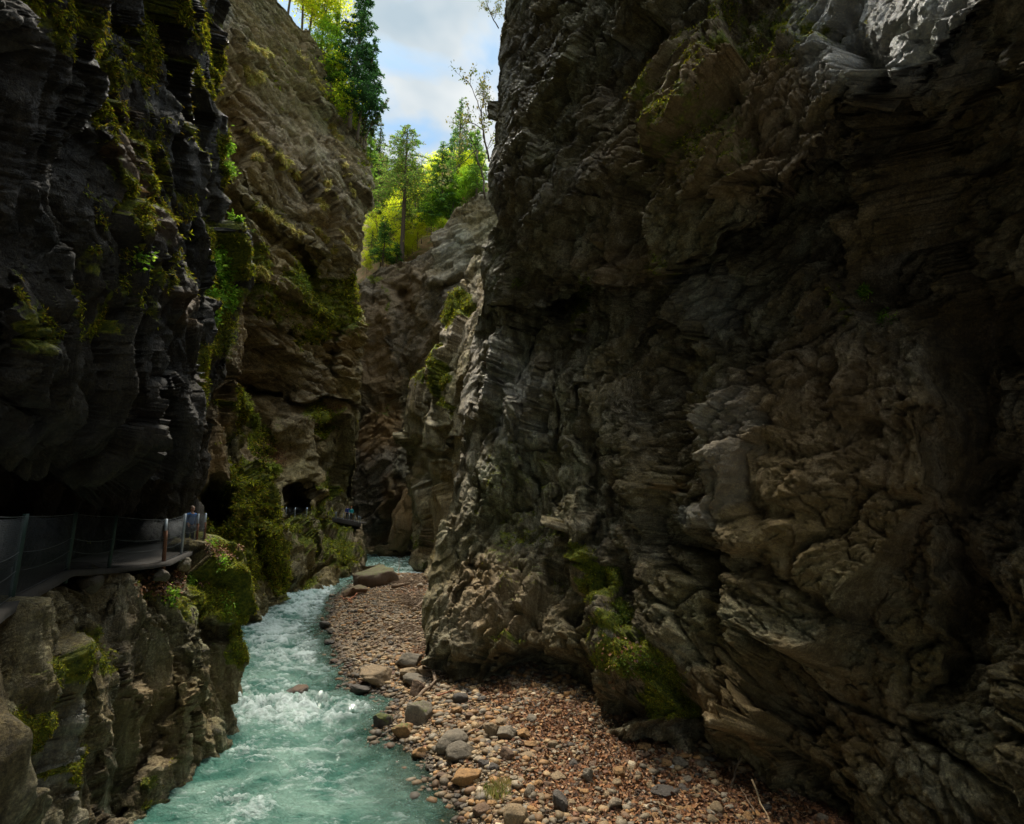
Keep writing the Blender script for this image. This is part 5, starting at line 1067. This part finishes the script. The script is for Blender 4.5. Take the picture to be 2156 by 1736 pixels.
# railings far up the gorge
def rail(pts, D, label, rusty=()):
    b = np.array([unproj(x, yb, d) for (x, yb, yt), d in zip(pts, D)]); t_ = np.array([unproj(x, yt, d) for (x, yb, yt), d in zip(pts, D)]); t_[:, 0:2] = b[:, 0:2]; make_fence(b, t_, label, rusty, .3, .006); return b
rail([(601, 1094, 1068), (620, 1096, 1069), (645, 1093, 1069)], [50.6, 49.8, 50.4], 'short railing across the mouth of the far tunnel')
b3 = rail([(706, 1087, 1079), (708, 1090, 1078), (723, 1092, 1081), (735, 1093, 1083), (747, 1097, 1086), (755, 1099, 1087), (759, 1098, 1088)], [65.5, 64, 64.5, 65, 64.5, 64, 65], 'low railing around the far ledge where two people stand')
for lab, q, D in (('concrete path ledge at the mouth of the far tunnel', [(592, 1095), (620, 1096.5), (650, 1093)], 50), ('concrete ledge of the path where two people stand', [(700, 1089), (724, 1093), (748, 1098), (762, 1100)], 64.5)):
    l2 = np.array([unproj(x, y + 1, D) for x, y in q]); u = np.linspace(0, len(q) - 1, 20); l2 = np.stack([np.interp(u, np.arange(len(q)), l2[:, i]) for i in range(3)], -1); path_mesh('path', l2, 2.6, .5, lab)
cloth = lambda n, c: simple(n, c, .85, .01, 12, .15)
M['skin'] = simple('skin', (.50, .30, .21), .55, 0, 20, .1); M['hair'] = simple('hair', (.10, .055, .03), .7, .01, 40, .3); M['teal'] = cloth('teal jacket', (.03, .42, .46)); M['navy'] = cloth('navy jacket', (.03, .06, .26)); M['blue'] = cloth('blue coat', (.05, .16, .42)); M['trouser'] = cloth('dark trousers', (.02, .025, .035)); M['cap'] = cloth('orange hat', (.75, .22, .06)); M['boot'] = cloth('boots', (.03, .025, .02))
def skin_body(name, nodes_, edges_, root_i, mat, parent):
    me = bpy.data.meshes.new(name); me.from_pydata([n_[:3] for n_ in nodes_], edges_, []); o = bpy.data.objects.new(name, me); C.objects.link(o)
    o.modifiers.new('skin', 'SKIN'); 
    for k, sv in enumerate(me.skin_vertices[0].data): sv.radius = nodes_[k][3:5] if len(nodes_[k]) > 4 else (nodes_[k][3],) * 2; sv.use_root = (k == root_i)
    o.modifiers.new('sub', 'SUBSURF').levels = 2; o.modifiers['sub'].render_levels = 2; dg = bpy.context.evaluated_depsgraph_get(); m2 = bpy.data.meshes.new_from_object(o.evaluated_get(dg)); bpy.data.objects.remove(o)
    for p in m2.polygons: p.use_smooth = True
    m2.materials.clear(); m2.materials.append(mat); o = bpy.data.objects.new(name, m2); C.objects.link(o); o.parent = parent; return o
def person(loc, rz, hgt, label, jacket, group=None, hat=None, pack=False, arm=0.0):
    root = empty('person', loc, label, 'person', group, rz); s = hgt / 1.75; root.scale = (s, s, s)
    sh = [(0, 0, .98, .13, .10), (0, 0, 1.12, .12, .09), (0, 0, 1.28, .15, .10), (0, 0, 1.42, .13, .09), (0, 0, 1.50, .055), (0, .01, 1.58, .055),
          (.09, 0, .90, .085), (.10, .02, .50, .058), (.10, -.01, .09, .042), (.10, .10, .04, .035), (.10, .18, .03, .03),
          (-.09, 0, .90, .085), (-.11, .05, .50, .058), (-.11, .02, .09, .042), (-.11, .13, .04, .035), (-.11, .21, .03, .03),
          (.19, 0, 1.41, .055), (.26, -.01, 1.14, .042), (.25, .14 + arm * .1, .97 + arm * .25, .030), (-.19, 0, 1.41, .055), (-.26, -.02, 1.14, .042), (-.24, .10, .92, .030)]
    ed = [(0, 1), (1, 2), (2, 3), (3, 4), (4, 5), (0, 6), (6, 7), (7, 8), (8, 9), (9, 10), (0, 11), (11, 12), (12, 13), (13, 14), (14, 15), (3, 16), (16, 17), (17, 18), (3, 19), (19, 20), (20, 21)]
    n0 = len(sh)
    for side, w_ in ((1, 18), (-1, 21)):   # hands: palm, four fingers and a thumb
        wx_, wy_, wz_ = sh[w_][:3]; k = len(sh); sh.append((wx_, wy_ + .03, wz_ - .07, .026, .014)); ed.append((w_, k))
        for q, (dx, L) in enumerate(((-.024, .065), (-.008, .075), (.008, .07), (.024, .055))):
            a = len(sh); sh.append((wx_ + dx, wy_ + .045, wz_ - .10 - L * .4, .008)); sh.append((wx_ + dx, wy_ + .065, wz_ - .10 - L * .9, .007)); ed += [(k, a), (a, a + 1)]
        a = len(sh); sh.append((wx_ - side * .035, wy_ + .05, wz_ - .08, .009)); sh.append((wx_ - side * .045, wy_ + .07, wz_ - .11, .008)); ed += [(w_, a), (a, a + 1)]
    body = skin_body('body', sh, ed, 0, M['skin'], root)
    # head joined to the body mesh
    v, f = ICO[2]; hv = v * [.078, .098, .118]; hv[:, 2] += 1.66; hv[:, 1] += .015
    nose = (v[:, 1] > .75) & (abs(v[:, 0]) < .3) & (abs(v[:, 2] + .1) < .35); hv[nose, 1] += .02; chin = v[:, 2] < -.6; hv[chin, 1] += .02; hv[chin, 0] *= .8
    bm = bmesh.new(); bm.from_mesh(body.data); vs = [bm.verts.new(p) for p in hv]; [bm.faces.new([vs[i] for i in t_]) for t_ in f]
    for sx in (-1, 1):
        ev_ = [bm.verts.new((sx * .078 + p[0] * .012, .01 + p[1] * .02, 1.655 + p[2] * .03)) for p in v]; [bm.faces.new([ev_[i] for i in t_]) for t_ in f]
    for fc in bm.faces: fc.smooth = True
    bm.to_mesh(body.data); bm.free()
    for sx in (-1, 1):
        mesh_obj('eye', v * .011 + [sx * .03, .105, 1.67], f, M['boot'], root)
    mesh_obj('mouth', v * [.022, .006, .005] + [0, .106, 1.61], f, M['cap'], root)
    hh = v * [.088, .102, .115]; hh[:, 2] += 1.685; hh[:, 1] -= .012; keep_ = ~((v[:, 1] > .35) & (v[:, 2] < .35)); fk = np.array([t_ for t_ in f if keep_[t_].all() and v[t_, 2].mean() > -.55]); mesh_obj('hair', hh, fk, M['hair'], root)
    if hat is not None: hv2 = v * [.094, .108, .07]; hv2[:, 2] += 1.755; hv2[:, 2] = np.maximum(hv2[:, 2], 1.73); mesh_obj('hat', hv2, f, hat, root)
    J = [(0, 0, .90, .165, .12), (0, 0, 1.10, .15, .115), (0, 0, 1.28, .175, .12), (0, 0, 1.43, .13, .095), (0, 0, 1.50, .07), (.20, 0, 1.41, .075), (.265, -.01, 1.14, .06), (.25, .12 + arm * .1, .99 + arm * .25, .047), (-.20, 0, 1.41, .075), (-.265, -.02, 1.14, .06), (-.24, .08, .95, .047)]
    skin_body('jacket', J, [(0, 1), (1, 2), (2, 3), (3, 4), (3, 5), (5, 6), (6, 7), (3, 8), (8, 9), (9, 10)], 0, jacket, root)
    T_ = [(0, 0, .95, .15, .11), (.09, 0, .88, .105), (.10, .02, .50, .078), (.10, -.01, .12, .062), (-.09, 0, .88, .105), (-.11, .05, .50, .078), (-.11, .02, .12, .062)]
    skin_body('trousers', T_, [(0, 1), (1, 2), (2, 3), (0, 4), (4, 5), (5, 6)], 0, M['trouser'], root)
    for a in ((.10, -.01), (-.11, .02)): skin_body('boot', [(a[0], a[1] - .02, .09, .055), (a[0], a[1] + .02, .05, .048), (a[0], a[1] + .17, .045, .04)], [(0, 1), (1, 2)], 0, M['boot'], root)
    if pack:
        vv = v * [.15, .09, .23]; vv[:, 2] += 1.25; vv[:, 1] -= .19; mesh_obj('backpack', vv, f, M['trouser'], root)
    return root
pz = float(ln[52][2])
p0 = unproj(396, 1150, 18.6); person((float(p0[0]), 18.6, 5.03), R(-110), 1.42, 'person in a blue coat walking behind the near wire fence', M['blue'], arm=.3)
p1 = unproj(738.5, 1097, 66); person(tuple(map(float, p1)), R(165), 1.72, 'person in a teal jacket and orange hat on the far ledge', M['teal'], hat=M['cap'])
p2 = unproj(730.5, 1096, 66.8); person(tuple(map(float, p2)), R(200), 1.78, 'person in a navy jacket left of the one in teal on the far ledge', M['navy'], pack=True)
# ---------------------------------------------------------------- light, sky, camera
SUN_EL, SUN_AZ = 62.0, -20.0   # azimuth in degrees right of the view direction (+Y)
w = bpy.data.worlds.new('World'); bpy.context.scene.world = w; w.use_nodes = True
t = w.node_tree; N = NT(t); bg = t.nodes['Background']; bg.inputs[1].default_value = .095
sky = t.nodes.new('ShaderNodeTexSky'); sky.sky_type = 'NISHITA'; sky.sun_disc = False
sky.sun_elevation = R(SUN_EL); sky.sun_rotation = R(SUN_AZ); sky.altitude = 900; sky.ozone_density = 1.5
tc = N.n('ShaderNodeTexCoord').outputs['Generated']
mp = N.n('ShaderNodeMapping', {'Vector': tc, 'Scale': (1.0, .8, 2.0), 'Rotation': (0, R(20), 0)}).outputs[0]
cl = N.noise(mp, 6.5, 5, .48, .25)
cf = N.ramp(cl, [(.40, 0.), (.56, 1.)])
cc = N.ramp(N.noise(mp, 3.6, 4, .5), [(.35, (2.3, 2.75, 3.0)), (.62, (4.7, 4.65, 4.4))])
# cloud boosted overhead, out of view, as added fill for the gorge walls
zz = N.n('ShaderNodeSeparateXYZ', {'Vector': tc}).outputs[2]
gl_ = N.n('ShaderNodeMapRange', {'Value': zz, 'From Min': .76, 'From Max': .93, 'To Min': 1.0, 'To Max': 10.0}, interpolation_type='SMOOTHSTEP').outputs[0]
cs_ = N.n('ShaderNodeVectorMath', {0: cc, 1: (1, 1, 1)}, operation='MULTIPLY')
sc_ = N.n('ShaderNodeVectorMath', {0: cc}, operation='SCALE'); t.links.new(gl_, sc_.inputs['Scale'])
t.links.new(N.mix(N.math('MULTIPLY', cf, .85), N.mix(1, sky.outputs[0], (.78, .92, .84), 'MULTIPLY'), sc_.outputs[0]), bg.inputs[0])
ld = bpy.data.lights.new('sun', 'SUN'); ld.energy = 3.0; ld.angle = R(10); ld.color = (1, .93, .80)
lo = bpy.data.objects.new('sun', ld); C.objects.link(lo)
sd_ = Vector((math.sin(R(SUN_AZ)) * math.cos(R(SUN_EL)), math.cos(R(SUN_AZ)) * math.cos(R(SUN_EL)), math.sin(R(SUN_EL))))
lo.rotation_euler = sd_.to_track_quat('Z', 'Y').to_euler()
cd = bpy.data.cameras.new('camera'); cam = bpy.data.objects.new('camera', cd); C.objects.link(cam)
cam.location = (0, 0, EYE); cam.rotation_euler = (R(90) + TH, 0, 0)
cd.sensor_width = 36; cd.lens = 36 * FV / 2156; cd.clip_end = 3000; cd.clip_start = .05
sc = bpy.context.scene; sc.camera = cam
sc.view_settings.view_transform = 'Standard'; sc.view_settings.look = 'None'; sc.view_settings.exposure = 1.2; sc.view_settings.gamma = 1
sc.cycles.max_bounces = 8; sc.cycles.diffuse_bounces = 4; sc.cycles.transparent_max_bounces = 12; sc.cycles.use_denoising = True
